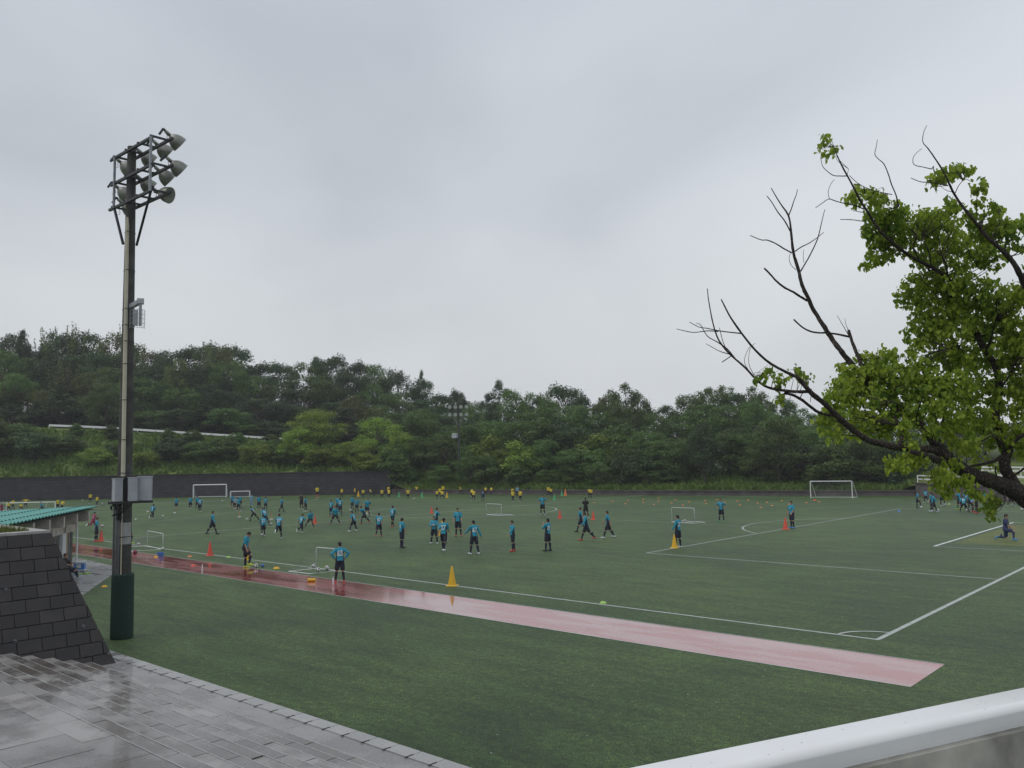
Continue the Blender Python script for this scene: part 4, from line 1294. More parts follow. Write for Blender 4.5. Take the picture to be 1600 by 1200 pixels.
def ball(px, py, label, col=None, lift=0.0, P=None, s=1.0):
    P = G(px, py) if P is None else Vector(P)
    o = bpy.data.objects.new('football', bme); COL.objects.link(o)
    o.location = (P.x, P.y, P.z + 0.11 * s + lift); o.scale = (s,) * 3
    o.rotation_euler = (rnd.random() * 3, rnd.random() * 3, rnd.random() * 3)
    if col: paint(o, 0, col)
    tag(o, label, 'football', 'footballs on the pitch')
BP = [(400, 887.5, 'football under the boot of the near player at the red strip'), (490, 888, 'grey-white football at the back of the near mini goal, leftmost of three'), (497, 894, 'black and white football in front of the two others in the near mini goal'),
      (511, 891, 'rightmost of three footballs in the near mini goal'), (410, 837, 'football at the feet of the player with number 32'), (423.5, 821, 'football right of the player with number 32, by the thin pole'),
      (386, 813.5, 'football left of the player stretching for it on the left half'), (347.5, 784.5, 'football below the big far left goal'), (378, 792, 'football below the smaller far left goal'),
      (547.5, 798.5, 'football at the feet of the standing pair, upper middle'), (697, 848, 'football at the right foot of the player with number 27'), (647, 781, 'lone far football between green cone and yellow players'),
      (254, 860.5, 'black and white football against the post of the mini goal beside the pole'), (216.5, 853, 'football under a boot beside the floodlight pole'), (212.5, 814, 'football in the open right of the floodlight pole'),
      (254.5, 808.5, 'football further right of the pole, behind the running player'), (1070, 816, 'football lying in the mini goal behind the penalty area corner'),
      (1439.5, 794.5, 'football at the foot of the leftmost player in front of the concrete wall'), (1450, 785, 'football at the back player near the left end of the concrete wall'), (1466, 799, 'football in front of the pair near the concrete wall'),
      (1477, 790.5, 'football under the raised foot of a player by the concrete wall'), (1583, 790.5, 'football at the dark player beneath the big branch'), (1597, 798, 'football cut by the right edge of the view'),
      (1512, 799, 'football inside the bunch of players by the concrete wall'), (1494, 795, 'yellowish football left of the bunch of players'), (174, 789, 'leftmost of the row of far balls between roof and pole'), (129, 783, 'far ball near the two yellow players above the roof'),
      (160, 788.5, 'far ball just right of the two yellow players above the roof'), (169, 789, 'far ball at the middle of the row between roof and pole')]
for x, y, l in BP: ball(x, y, l, G_ if 'yellowish' in l else None)
# bottles, cushions, cooler
def bottle(px, py, h, mat, label):
    P = G(px, py); root = empty('drink_bottle', P, label, 'bottle', 'drink bottles on the red strip')
    b = MB(); b.lathe([(0, 0), (0.035, 0), (0.037, 0.02), (0.037, h * .7), (0.018, h * .85), (0.016, h * .9)], P, n=14); b.build('bottle_body', mat, root, smooth=True)
    b = MB(); b.lathe([(0.02, h * .89), (0.02, h), (0, h)], P, n=12); b.build('cap', M['swht'], root)
bottle(316, 895, 0.40, M['swht'], 'tall white bottle standing on the red strip left of the near player')
bottle(520.5, 913, 0.32, M['swht'], 'white bottle standing on the red strip beside the player with number 65')
P = G(487, 909); root = empty('foam_roller', P, 'short yellow roller lying on the red strip', 'roller')
b = MB(); b.tube([P - rt0 * .17 + Vector((0, 0, .075)), P + rt0 * .17 + Vector((0, 0, .075))], 0.072, 16); b.build('roller_body', Y_, root)
b = MB(); b.tube([P - rt0 * .175 + Vector((0, 0, .075)), P + rt0 * .175 + Vector((0, 0, .075))], 0.03, 12); b.build('core', M['dark'], root)
P = G(250.5, 869.5); root = empty('blue_basket', P, 'low blue basket at the edge of the red strip by the mini goal', 'basket')
b = MB(); b.lathe([(0.0, 0.01), (0.15, 0.01), (0.20, 0.20), (0.19, 0.20), (0.14, 0.03), (0, 0.03)], P, n=16); b.build('basket_body', M['cblu'], root)
b = MB(); b.lathe([(0.19, 0.19), (0.215, 0.195), (0.215, 0.22), (0.19, 0.22)], P, n=16); b.build('rim', M['cblu'], root)
P = G(410.5, 886.5); ball(0, 0, 'small blue ball right of the near player\'s football', M['cblu'], 0, P, 0.8)
P = G(211, 866); ball(0, 0, 'pink ball on the red strip right beside the pole', M['pink'], 0, P, 1.1)
P = G(124.5, 892); root = empty('cooler_box', P, 'blue and white cooler box on the apron beside the shed post', 'cooler box')
rzc = Matrix.Rotation(R(55), 3, 'Z')
b = MB(); b.box(P + Vector((0, 0, .2)), (.46, .36, .34), rzc, taper=1.06); b.build('cooler_body', M['cblu'], root)
b = MB(); b.box(P + Vector((0, 0, .41)), (.52, .42, .08), rzc); b.build('lid', M['swht'], root)
b = MB(); b.box(P + Vector((0, 0, .24)), (.20, .40, .18), rzc); b.box(P + Vector((0, 0, .05)), (.5, .40, .06), rzc); b.build('front_panel', M['swht'], root)
b = MB(); b.tube([P + rzc @ Vector(q) for q in ((-.27, 0, .34), (-.29, 0, .2), (.0, -.24, .2), (.29, 0, .2), (.27, 0, .34))], 0.015, 6); b.build('handle', M['swht'], root)
P = G(131, 897); tag(MB().box((P.x, P.y, .03), (.5, .2, .04), rzc).box((P.x + .1, P.y + .1, .045), (.2, .3, .05), Matrix.Rotation(.3, 3, 'Z')).build('bib', M['clim']), 'lime training bib dropped on the apron by the cooler box', 'bib')
# stick poles with round base
for (x, y, hp, l) in ((374, 807.8, 10, 'thin red and white slalom stick left of the stretching player'), (424, 811.5, 12, 'thin slalom stick above the ball right of number 32')):
    P = G(x, y); root = empty('slalom_stick', P, l, 'slalom stick', 'slalom sticks')
    b = MB(); b.lathe([(0.0, 0.05), (0.14, 0.04), (0.16, 0.0)], P, n=14); b.build('base', M['swht'], root)
    b = MB(); b.tube([P, P + Vector((0, 0, hp / pxm(P)))], 0.018, 6); b.build('stick', M['cora'], root)
    
# goals -------------------------------------------------------------
def net(b, a, c, d, e, n, m, w=0.006):
    """grid of cords over the quad a-c-d-e"""
    a, c, d, e = map(Vector, (a, c, d, e))
    for i in range(n + 1):
        t = i / n; b.tube([a.lerp(c, t), e.lerp(d, t)], w, 3, cap=False)
    for j in range(m + 1):
        t = j / m; b.tube([a.lerp(e, t), c.lerp(d, t)], w, 3, cap=False)
def mini_goal(pa, pb, hgt, back, label, rad=0.022):
    """pa, pb: feet of the posts on the ground; back: vector to the rear bar"""
    pa, pb = Vector(pa), Vector(pb)
    root = empty('mini_goal', (pa + pb) / 2, label, 'mini goal', 'small training goals')
    U = Vector((0, 0, hgt)); u = (pb - pa).normalized() * 0.08; r = Vector((0, 0, rad))
    f = MB(); f.tube([pa + r, pa + U * 0.9, pa + U * 0.97 + u * 0.3, pa + U + u, pb + U - u, pb + U * 0.97 - u * 0.3, pb + U * 0.9, pb + r], rad, 8); f.build('front_frame', M['whitem'], root, smooth=True)
    g = MB(); g.tube([pa + r, pa + back + r, pb + back + r, pb + r, pa + r], rad, 8); g.build('ground_frame', M['white'], root)
    k = MB()
    net(k, pa + U, pb + U, pb + back, pa + back, 8, 7, 0.0035)
    net(k, pa + r, pa + U, pa + back * 0.97, pa + back * 0.98, 3, 4, 0.0035)
    k.build('net', M['net'], root)
def gv(x0, y0, x1, y1): return G(x1, y1) - G(x0, y0)
mini_goal(G(230, 853.5), G(254.5, 859), 0.95, gv(254.5, 859, 206, 861.5), 'mini goal with white frame beside the floodlight pole')
mini_goal(G(494, 889), G(527, 892.5), 1.02, gv(494, 889, 451, 893.5), 'mini goal holding three footballs, behind the player with number 65')
mini_goal(G(760, 804.5), G(783.5, 806), 1.0, gv(760, 804.5, 778, 803.5), 'small mini goal alone in midfield')
mini_goal(G(1050, 816), G(1085.5, 818), 1.12, gv(1050, 816, 1066, 814.5), 'mini goal behind the penalty area corner with one ball in it')
def goal(pa, pb, hgt, back, label, topback=0.35, rad=0.06):
    pa, pb = Vector(pa), Vector(pb)
    root = empty('football_goal', (pa + pb) / 2, label, 'football goal', 'large goals')
    U = Vector((0, 0, hgt)); r = Vector((0, 0, rad))
    for nme, q in (('post', pa), ('post', pb)):
        f = MB(); f.tube([q, q + U], rad, 10); f.build(nme, M['white'], root)
    f = MB(); f.tube([pa + U, pb + U], rad, 10); f.build('crossbar', M['white'], root)
    for q in (pa, pb):
        f = MB(); f.tube([q + U, q + U + back * topback - Vector((0, 0, .05)), q + back + r], rad * .6, 8); f.build('side_stay', M['whitem'], root)
    f = MB(); f.tube([pa + r, pa + back + r, pb + back + r, pb + r], rad * .7, 8); f.build('ground_bar', M['whitem'], root)
    k = MB()
    net(k, pa + U + back * topback, pb + U + back * topback, pb + back, pa + back, 22, 12, 0.0035)
    k.build('net', M['net'], root)
hv = lambda P, px: px / pxm(P)
pa, pb = G(302, 778), G(353.5, 777)
goal(pa, pb, hv(pa, 20), Vector((-1.2, 0.9, 0)), 'larger of the two white goals in front of the dark brick wall', 0.1, 0.075)
pa, pb = G(360, 777.6), G(390, 776.8)
goal(pa, pb, hv(pa, 9.5), Vector((-0.8, 0.6, 0)), 'smaller white goal in front of the dark brick wall', 0.4, 0.06)
pa, pb = G(1267, 778.3), G(1332, 778.3)
goal(pa + Vector((-.6, .8, 0)) * 0.0, pb, hv(pa, 26), Vector((0.15, 1.1, 0)), 'white goal frame at the far right in front of the trees', 0.15, 0.05)
pa, pb = G(10, 799), G(86, 797.5)
goal(pa, pb, hv(pb, 13), Vector((-1.6, -0.4, 0)), 'white goal partly hidden by the teal roof', 0.9, 0.055)

# ------------------------------------------------------------------ near tree at the right
HD = 11.0
hroot_p = A(1775, 1180, 10.8)
hroot = empty('maple_tree', (hroot_p.x, hroot_p.y, 0), 'near broadleaf tree with dark twisting limbs and yellow-green leaves filling the right side', 'tree')
hb = MB()
hr_ = random.Random(31)
NODES = []
def limb(pts, n=9, leafy=True, rough=0.10):
    """pts: (px, py, width in px, depth); smooth tapered limb with slightly uneven girth"""
    P = [(A(p[0], p[1], p[3]), p[2] * (0.70 + 0.30 * math.exp(-p[2] / 7)) * p[3] / F / 2) for p in pts]
    o, rr = [], []
    for i in range(len(P) - 1):
        a, b = P[i], P[i + 1]
        pa = P[i - 1][0] if i else a[0] * 2 - b[0]
        pb = P[i + 2][0] if i + 2 < len(P) else b[0] * 2 - a[0]
        k = 4 if a[1] > 0.02 else 3
        for j in range(k):
            t = j / k
            t2, t3 = t * t, t * t * t
            q = 0.5 * ((2 * a[0]) + (b[0] - pa) * t + (2 * pa - 5 * a[0] + 4 * b[0] - pb) * t2 + (3 * a[0] - pa - 3 * b[0] + pb) * t3)
            r = a[1] * (1 - t) + b[1] * t
            jit = r * rough
            o.append(q + Vector((hr_.uniform(-jit, jit), hr_.uniform(-jit, jit), hr_.uniform(-jit, jit)))); rr.append(max(0.0028, r * hr_.uniform(0.92, 1.1)))
    o.append(P[-1][0]); rr.append(max(0.002, P[-1][1]))
    hb.tube(o, rr, n if P[0][1] > 0.03 else 6)
    for q, r in zip(o, rr): NODES.append((q, r))
def L2(seq, w0, w1, d0, d1, **k):
    n = len(seq) - 1
    limb([(x, y, w0 + (w1 - w0) * (i / n) ** 0.8, d0 + (d1 - d0) * i / n) for i, (x, y) in enumerate(seq)], **k)
# trunk from the ground and main limb
G0 = Vector((hroot_p.x, hroot_p.y, 0))
tp = [G0 + Vector((0.1, 0, -0.3)), G0 + Vector((0.02, 0.02, 0.5)), G0 + Vector((0, 0.05, 1.3)), A(1745, 960, 10.9), A(1705, 868, 11.0), A(1655, 806, 11.0), A(1606, 776, 11.0)]
hb.tube(tp, [0.40, 0.32, 0.27, 0.24, 0.20, 0.165, 0.125], 14)
limb([(1612, 782, 44, 11.0), (1580, 764, 38, 11.0), (1548, 751, 32, 10.95), (1520, 743, 31, 10.9), (1498, 730, 29, 10.85), (1480, 715, 28, 10.8), (1466, 700, 27, 10.8)], 12)
limb([(1470, 704, 22, 10.8), (1455, 702, 18, 10.75), (1436, 702.5, 15, 10.7), (1400, 698, 14, 10.5), (1372, 692, 13.5, 10.4), (1350, 684, 13, 10.3), (1328, 668, 12.5, 10.2), (1308, 650, 11.5, 10.1), (1290, 632, 11, 10.0), (1272, 618, 10, 9.9), (1258, 604, 8.5, 9.85), (1247, 590, 7, 9.8), (1236, 585, 6, 9.8), (1205, 569, 4.6, 9.7), (1180, 547, 4, 9.6), (1159, 521, 3.6, 9.5), (1141, 495, 3.0, 9.4), (1127, 468, 2.0, 9.3)], 9)
L2([(1158, 521), (1140, 519), (1124, 517), (1105, 513), (1092, 511), (1077, 503)], 2.6, 1.2, 9.5, 9.7)
L2([(1122, 518), (1105, 517), (1085, 519.5), (1070, 517), (1057, 514)], 2.0, 1.0, 9.6, 9.5)
L2([(1266, 612), (1245, 612), (1225, 610), (1205, 607), (1190, 600), (1176, 587), (1162, 572), (1141, 554), (1124, 533), (1115, 509), (1108, 474), (1105, 451)], 7.5, 1.6, 9.9, 10.3)
L2([(1142, 554), (1125, 549), (1112, 542), (1103, 537)], 1.8, 0.9, 10.2, 10.4)
L2([(1150, 562), (1136, 545), (1120, 534), (1105, 525), (1095, 508), (1088, 505)], 2.4, 0.9, 10.2, 9.9)
L2([(1136, 548), (1130, 535), (1126, 520), (1124, 512)], 1.6, 0.8, 10.2, 10.3)
L2([(1143, 556), (1128, 566)], 1.6, 1.4, 10.1, 10.0)
L2([(1172, 582), (1163, 566), (1167, 550), (1173, 540)], 1.2, 0.6, 10.1, 10.2)
L2([(1178, 586), (1170, 568), (1172, 545), (1180, 536)], 1.0, 0.6, 10.0, 9.9)
L2([(1306, 650), (1290, 648), (1275, 642), (1262, 632), (1250, 623), (1238, 617), (1226, 614)], 6, 5, 10.1, 10.0)
L2([(1250, 622), (1256, 612), (1268, 608), (1266, 628)], 1.8, 1.0, 10.0, 9.7)
limb([(1463, 694, 24, 10.8), (1450, 678, 20, 10.8), (1435, 662, 18, 10.9), (1418, 652, 16.5, 11.0), (1400, 640, 15.5, 11.1), (1380, 621, 14.5, 11.2), (1360, 601, 13.5, 11.3), (1342, 582, 12.5, 11.4), (1327, 565, 11.5, 11.5), (1312, 546, 10.5, 11.5), (1300, 530, 9.8, 11.6), (1289, 512, 9.2, 11.6), (1272, 486, 8.4, 11.7), (1262, 464, 7.6, 11.7), (1253, 445, 7, 11.7), (1247, 420, 6, 11.8), (1239.5, 394, 5.4, 11.8), (1236, 362, 4, 11.8), (1232, 337, 3, 11.9), (1218, 316, 2.2, 11.9), (1205, 294, 1.4, 12)], 9)
for sq_, w0, w1 in (([(1232, 337), (1237, 325), (1240, 315), (1244, 305), (1246, 296)], 2.2, 1.1), ([(1235, 362), (1226, 345), (1215, 331), (1206, 316), (1198, 306)], 2.4, 1.2), ([(1237, 395), (1224, 388), (1211, 380), (1198, 375), (1190, 375), (1172, 368)], 2.6, 1.3),
                     ([(1242, 393), (1252, 386), (1264, 380), (1276, 372), (1287, 363)], 2.2, 1.0), ([(1251, 424), (1258, 412), (1265, 400), (1276, 377), (1280, 364), (1283, 351), (1286, 338), (1289, 327)], 2.8, 1.0),
                     ([(1262, 470), (1250, 463), (1239, 456), (1227, 450), (1215, 441), (1203, 428), (1194, 419)], 4.4, 3.0), ([(1244, 422), (1236, 414), (1233, 404), (1235, 396)], 1.0, 0.8), ([(1330, 527), (1312, 523), (1292, 520), (1278, 520), (1264, 517), (1252, 510), (1240, 499)], 4.0, 2.6),
                     ([(1256, 410), (1255, 400), (1256, 390)], 0.8, 0.6)):
    L2(sq_, w0, w1, 11.8, 11.6 + hr_.uniform(-.3, .3))
L2([(1348, 578), (1343, 562), (1338, 550), (1331, 533), (1326, 516)], 9, 5.5, 11.3, 11.6)
L2([(1326, 524), (1318, 510), (1308, 493)], 1.4, 0.7, 11.6, 11.7)
L2([(1328, 520), (1322, 508), (1320, 498)], 1.2, 0.7, 11.6, 11.5)
# right stem
limb([(1600, 784, 30, 11.0), (1588, 762, 27, 11.0), (1577, 744, 25, 11.1), (1569, 728, 22, 11.1), (1572, 712, 20, 11.1), (1574, 700, 19, 11.2), (1564, 690, 20, 11.2), (1558, 668, 17, 11.3), (1555, 645, 16, 11.3), (1560, 618, 14, 11.4), (1560, 590, 14, 11.4), (1552, 566, 13, 11.5), (1538, 545, 12, 11.5), (1525, 520, 11, 11.6), (1513, 497, 10, 11.6), (1496, 477, 8.5, 11.7), (1475, 456, 7, 11.8), (1456, 428, 5, 11.9), (1440, 405, 4, 12), (1425, 386, 3, 12)], 10)
limb([(1490, 468, 8, 11.7), (1482, 436, 8, 11.5), (1460, 420, 7.5, 11.4), (1435, 407, 7, 11.3), (1411, 392, 6.5, 11.2), (1392, 377, 6, 11.1), (1376, 362, 5.5, 11.0), (1364, 345, 5, 11.0), (1355, 330, 4.4, 10.9), (1345, 315, 4, 10.9), (1337, 299, 3.4, 10.8), (1323, 273, 2.8, 10.8), (1311, 250, 2.2, 10.7), (1303, 229, 1.4, 10.7)], 7)
for sq_, w0, w1 in (([(1323, 275), (1312, 275), (1302, 274), (1292, 267), (1285, 259), (1282, 245)], 1.8, 0.9), ([(1350, 327), (1336, 321), (1320, 318), (1305, 314), (1295, 311), (1284, 318), (1274, 325)], 2.4, 0.9), ([(1296, 311), (1294, 300), (1298, 288), (1304, 280)], 1.0, 0.6),
                     ([(1350, 346), (1336, 344), (1325, 343), (1313, 343)], 1.6, 1.1), ([(1404, 322), (1400, 305), (1393, 288), (1388, 272), (1381, 256), (1372, 248), (1367, 241), (1369, 230), (1371, 218)], 2.6, 0.8), ([(1394, 304), (1374, 300), (1355, 294), (1340, 286), (1327, 274)], 1.6, 0.9), ([(1350, 332), (1343, 331), (1334, 329)], 1.5, 1.0), ([(1324, 272), (1326, 264)], 0.9, 0.6)):
    L2(sq_, w0, w1, 10.9, 10.8 + hr_.uniform(-.3, .3))
limb([(1640, 500, 18, 10.4), (1612, 462, 14, 10.4), (1598, 438, 12, 10.4), (1588, 418, 11, 10.3), (1577, 403, 10, 10.3), (1560, 386, 8, 10.2), (1544, 372, 7, 10.2), (1530, 355, 6, 10.2), (1516, 338, 5.2, 10.1), (1502, 320, 4.6, 10.1), (1491, 303, 4.2, 10.1), (1482, 285, 3.6, 10), (1474, 268, 3, 10), (1460, 246, 2.2, 10), (1450, 232, 1.8, 9.9), (1442, 222, 1.3, 9.9), (1443, 208, 1.0, 9.9), (1448, 196, 0.8, 9.9)], 8)
limb([(1660, 760, 20, 10.8), (1655, 640, 19, 10.6), (1648, 560, 18, 10.5), (1640, 500, 18, 10.4)], 9)
limb([(1660, 815, 26, 10.9), (1655, 790, 23, 10.9), (1660, 755, 20, 10.8)], 9)
for sq_, w0, w1 in (([(1481, 290), (1470, 288), (1453, 285), (1438, 284), (1423, 278)], 2.2, 1.0), ([(1456, 264), (1442, 261), (1428, 257), (1427, 246), (1434, 237), (1441, 232)], 1.6, 0.6), ([(1492, 303), (1498, 290), (1508, 280), (1518, 284)], 1.4, 0.8), ([(1526, 336), (1526, 318), (1527, 300), (1533, 290)], 1.6, 0.7),
                     ([(1545, 375), (1556, 362), (1562, 345), (1560, 330)], 1.6, 0.7), ([(1490, 300), (1480, 298), (1468, 290)], 1.2, 0.7), ([(1574, 400), (1590, 398), (1600, 392)], 2, 1)):
    L2(sq_, w0, w1, 10.1, 10.0)
limb([(1478, 722, 17, 10.8), (1466, 719, 16, 10.7), (1452, 714, 14, 10.5), (1438, 709, 12, 10.4), (1424, 706, 9, 10.3)], 8)
for sq_, w0, w1, d0, d1 in (([(1462, 692), (1468, 675), (1474, 655), (1477, 640), (1476, 622)], 6.5, 4, 10.8, 11.1), ([(1470, 672), (1462, 655), (1452, 640)], 3.5, 2, 10.9, 11.2), ([(1495, 732), (1515, 729), (1540, 724), (1556, 719), (1566, 712)], 5, 7, 10.8, 11.1), ([(1404, 697), (1410, 680), (1404, 666), (1398, 650)], 8, 6, 10.5, 10.9),
                            ([(1420, 652), (1410, 636), (1396, 628)], 4, 2, 11, 10.7), ([(1430, 660), (1434, 640), (1440, 625)], 4, 2, 10.9, 10.6), ([(1580, 745), (1592, 738), (1605, 728)], 5, 4, 11, 10.8), ([(1575, 706), (1586, 690), (1600, 678)], 7, 5, 11.1, 10.8), ([(1574, 706), (1562, 690), (1554, 678)], 5, 2, 11.1, 10.7),
                            ([(1578, 750), (1566, 730), (1558, 715)], 4, 2, 11, 10.7), ([(1560, 610), (1575, 590), (1590, 560)], 5, 3, 11.4, 11.1), ([(1525, 520), (1500, 540), (1480, 545)], 4, 1.5, 11.6, 11.2), ([(1540, 550), (1548, 530), (1556, 500)], 4, 2, 11.5, 11.3), ([(1562, 757), (1556, 740), (1555, 728)], 3, 2, 11, 10.7), ([(1568, 760), (1570, 785), (1556, 796)], 2.2, 0.9, 10.9, 10.7),
                            ([(1380, 622), (1400, 608), (1420, 604)], 4, 1.5, 11.2, 10.8), ([(1430, 655), (1410, 668), (1390, 660)], 3, 1.5, 11, 10.6), ([(1482, 437), (1478, 415), (1470, 395)], 4, 2, 11.5, 11.2), ([(1437, 408), (1428, 388), (1432, 368)], 3, 1.5, 11.3, 11.1), ([(1455, 420), (1452, 395), (1440, 372)], 3, 1.5, 11.3, 11)):
    L2(sq_, w0, w1, d0, d1)
# leaf clusters: px, py, rx, ry, depth, density, tone (0 dark .. 1 yellow)
CL = [(1290, 222, 10, 10, 10.7, .5), (1281, 238, 8, 9, 10.7, .45), (1300, 232, 8, 10, 10.7, .45), (1345, 305, 22, 12, 10.9, .9), (1362, 298, 12, 8, 10.9, .6),
      (1385, 330, 30, 28, 11.0, 1), (1372, 360, 24, 24, 11.0, .9), (1398, 362, 26, 22, 11.1, .9), (1372, 392, 20, 22, 11.1, .8), (1360, 408, 12, 14, 11.0, .7), (1432, 342, 34, 18, 11.2, 1), (1470, 342, 30, 17, 11.2, .9), (1425, 368, 34, 20, 11.3, .8), (1470, 372, 34, 20, 11.4, .9), (1510, 392, 32, 24, 11.5, .9), (1545, 398, 26, 22, 11.5, .9), (1400, 395, 20, 16, 11.2, .5), (1450, 402, 30, 18, 11.4, .7), (1490, 415, 26, 14, 11.3, .7),
      (1477, 268, 20, 12, 10.0, 1), (1500, 265, 16, 9, 10.0, .8), (1465, 280, 12, 9, 10.1, .6), (1528, 293, 12, 12, 10.0, .55), (1533, 318, 10, 12, 10.0, .35), (1477, 322, 12, 10, 10.6, .7), (1495, 325, 20, 12, 10.6, .7), (1520, 340, 18, 12, 10.1, .8), (1552, 330, 16, 14, 10.1, .8), (1572, 345, 14, 12, 10.0, .5), (1587, 350, 18, 14, 10.0, .8), (1560, 362, 24, 14, 10.1, .6), (1590, 375, 18, 14, 10.0, .5), (1536, 358, 22, 14, 10.2, .8), (1520, 370, 18, 12, 10.3, .5),
      (1428, 452, 20, 26, 11.5, 1), (1415, 470, 13, 14, 11.4, .7), (1455, 440, 28, 18, 11.4, 1), (1490, 440, 30, 22, 11.2, 1), (1525, 455, 34, 26, 11.2, 1), (1470, 475, 36, 26, 11.5, 1), (1565, 470, 30, 24, 11, .9), (1597, 455, 18, 22, 10.6, .9), (1510, 490, 34, 26, 11.3, 1), (1445, 505, 26, 28, 11.4, 1), (1430, 530, 16, 22, 11.3, .9), (1485, 520, 34, 26, 11.2, 1), (1540, 512, 36, 28, 11.6, 1), (1585, 505, 28, 28, 11, 1), (1480, 560, 32, 26, 11.2, 1), (1520, 560, 36, 28, 11.6, .9), (1572, 545, 34, 28, 11.1, 1), (1603, 560, 20, 40, 10.8, 1),
      (1384, 556, 14, 16, 11.2, .8), (1330, 577, 22, 16, 11.3, .9), (1362, 562, 26, 16, 11.2, 1), (1350, 590, 34, 22, 11.1, 1), (1390, 585, 32, 22, 11, 1), (1425, 575, 24, 24, 11.1, 1), (1318, 608, 28, 20, 10.9, 1), (1303, 628, 20, 18, 10.7, .9), (1348, 622, 34, 22, 10.8, 1), (1392, 618, 34, 24, 10.9, 1), (1440, 605, 34, 26, 10.9, 1), (1482, 598, 34, 24, 10.8, 1), (1294, 655, 18, 18, 10.5, .8), (1320, 650, 22, 16, 10.6, .8), (1303, 680, 16, 12, 10.4, .7), (1352, 655, 28, 18, 10.6, .8), (1388, 658, 30, 20, 10.6, .8), (1340, 680, 20, 12, 10.5, .4), (1375, 676, 20, 12, 10.7, .6), (1432, 645, 26, 20, 10.6, .8),
      (1480, 640, 32, 24, 10.6, .9), (1525, 610, 30, 26, 11.3, .9), (1525, 650, 30, 22, 11, .8), (1575, 610, 30, 30, 11, .9), (1580, 655, 28, 24, 10.9, .6), (1500, 675, 24, 20, 10.5, .8), (1455, 672, 18, 16, 10.4, .5), (1535, 680, 24, 18, 10.8, .6), (1560, 690, 24, 16, 10.9, .5), (1420, 690, 22, 10, 10.3, .6), (1600, 690, 24, 20, 10.8, .6),
      (1420, 715, 20, 9, 10.2, .8), (1402, 725, 13, 14, 10.1, .9), (1436, 722, 12, 9, 10.2, .6), (1480, 722, 24, 11, 10.5, .9), (1470, 742, 18, 14, 10.4, .9), (1466, 757, 10, 12, 10.4, .7), (1482, 765, 9, 14, 10.4, .8), (1497, 745, 16, 12, 10.4, .7), (1503, 757, 14, 10, 10.4, .7), (1528, 768, 18, 7, 10.6, .4), (1520, 770, 10, 7, 10.6, .4), (1545, 778, 14, 8, 10.6, .4), (1543, 790, 9, 13, 10.6, .8), (1548, 802, 7, 6, 10.6, .6), (1562, 775, 10, 10, 10.6, .4), (1530, 722, 20, 10, 10.9, .3), (1552, 735, 14, 8, 11.0, .25), (1510, 700, 22, 14, 10.6, .6), (1595, 715, 14, 10, 11.0, .4), (1600, 620, 20, 40, 10.9, .8),
      (1202, 572, 9, 6, 9.7, .45), (1215, 584, 8, 7, 9.7, .3), (1190, 584, 7, 6, 9.7, .3), (1212, 603, 10, 7, 9.8, .35), (1224, 592, 8, 7, 9.8, .2), (1252, 586, 6, 5, 9.8, .4), (1262, 588, 4, 4, 9.8, .4), (1224, 622, 8, 10, 9.8, .4), (1186, 592, 5, 4, 9.8, .3), (1238, 578, 8, 5, 9.8, .25),
      (1640, 420, 34, 60, 10.4, .8), (1640, 560, 34, 60, 10.6, .8), (1650, 680, 40, 50, 10.8, .6)]
lfm = MB()
def big_leaf(p, size, r, droop):
    """lobed leaf of two folded halves hanging from p"""
    a = r.random() * 6.283
    h = Vector((math.cos(a), math.sin(a), 0))
    dn = (h * (1 - droop) + Vector((0, 0, -droop - 0.1))).normalized()
    sd_ = Vector((-h.y, h.x, r.uniform(-.5, .5))).normalized()
    nn = dn.cross(sd_) * 0.18
    L_ = size
    W_2 = size * 0.46
    pts = [p, p + dn * L_ * .25 + sd_ * W_2 * .95 + nn * L_, p + dn * L_ * .62 + sd_ * W_2 * .8 + nn * L_ * .8, p + dn * L_ * 1.05, p + dn * L_ * .62 - sd_ * W_2 * .8 + nn * L_ * .8, p + dn * L_ * .25 - sd_ * W_2 * .95 + nn * L_]
    lfm.add(pts, [(0, 1, 2, 3), (0, 3, 4, 5)])
NP = [q for q, r in NODES]
for c in CL:
    cx_, cy_, rx, ry, dp = c[:5]; den = c[5]
    dp += 0.28
    C0 = A(cx_, cy_, dp)
    ex, ey = rx * dp / F, ry * dp / F
    ez = min(0.42, max(ex, ey) * 1.2)
    area = rx * ry
    nlf = int(area * 0.62 * den) + 5
    # twigs
    loc_ = sorted(NP, key=lambda q: (q - C0).length)[:60]
    tips = []
    for k in range(max(3, int(area / 90))):
        d = rand_dir(hr_)
        tip = C0 + rt * d.x * ex * .8 + up * d.y * ey * .8 + fw * d.z * ez * .8
        near = min(loc_, key=lambda q: (q - tip).length)
        mid_ = near.lerp(tip, 0.5) + Vector((hr_.uniform(-.04, .04), hr_.uniform(-.04, .04), hr_.uniform(-.03, .07)))
        hb.tube([near, mid_, tip], [0.008 if area > 200 else 0.004, 0.005 if area > 200 else 0.003, 0.002], 4, cap=False)
        tips.append(tip); tips.append(mid_.lerp(tip, .5))
    # leaves gather in small hanging tufts
    ntuft = max(2, int(nlf / 9))
    for k in range(ntuft):
        while True:
            d = Vector((hr_.uniform(-1, 1), hr_.uniform(-1, 1), hr_.uniform(-1, 1)))
            if d.length < 1: break
        tc_ = C0 + rt * d.x * ex + up * d.y * ey + fw * d.z * ez
        for j in range(9):
            p = tc_ + rand_dir(hr_) * hr_.uniform(0.01, 0.085) 
            big_leaf(p, hr_.uniform(0.03, 0.082), hr_, hr_.uniform(0.25, 1.1))
hb.build('trunk', M['bark'], hroot, smooth=True)
lfm.build('crown', LEAF['hero'], hroot)

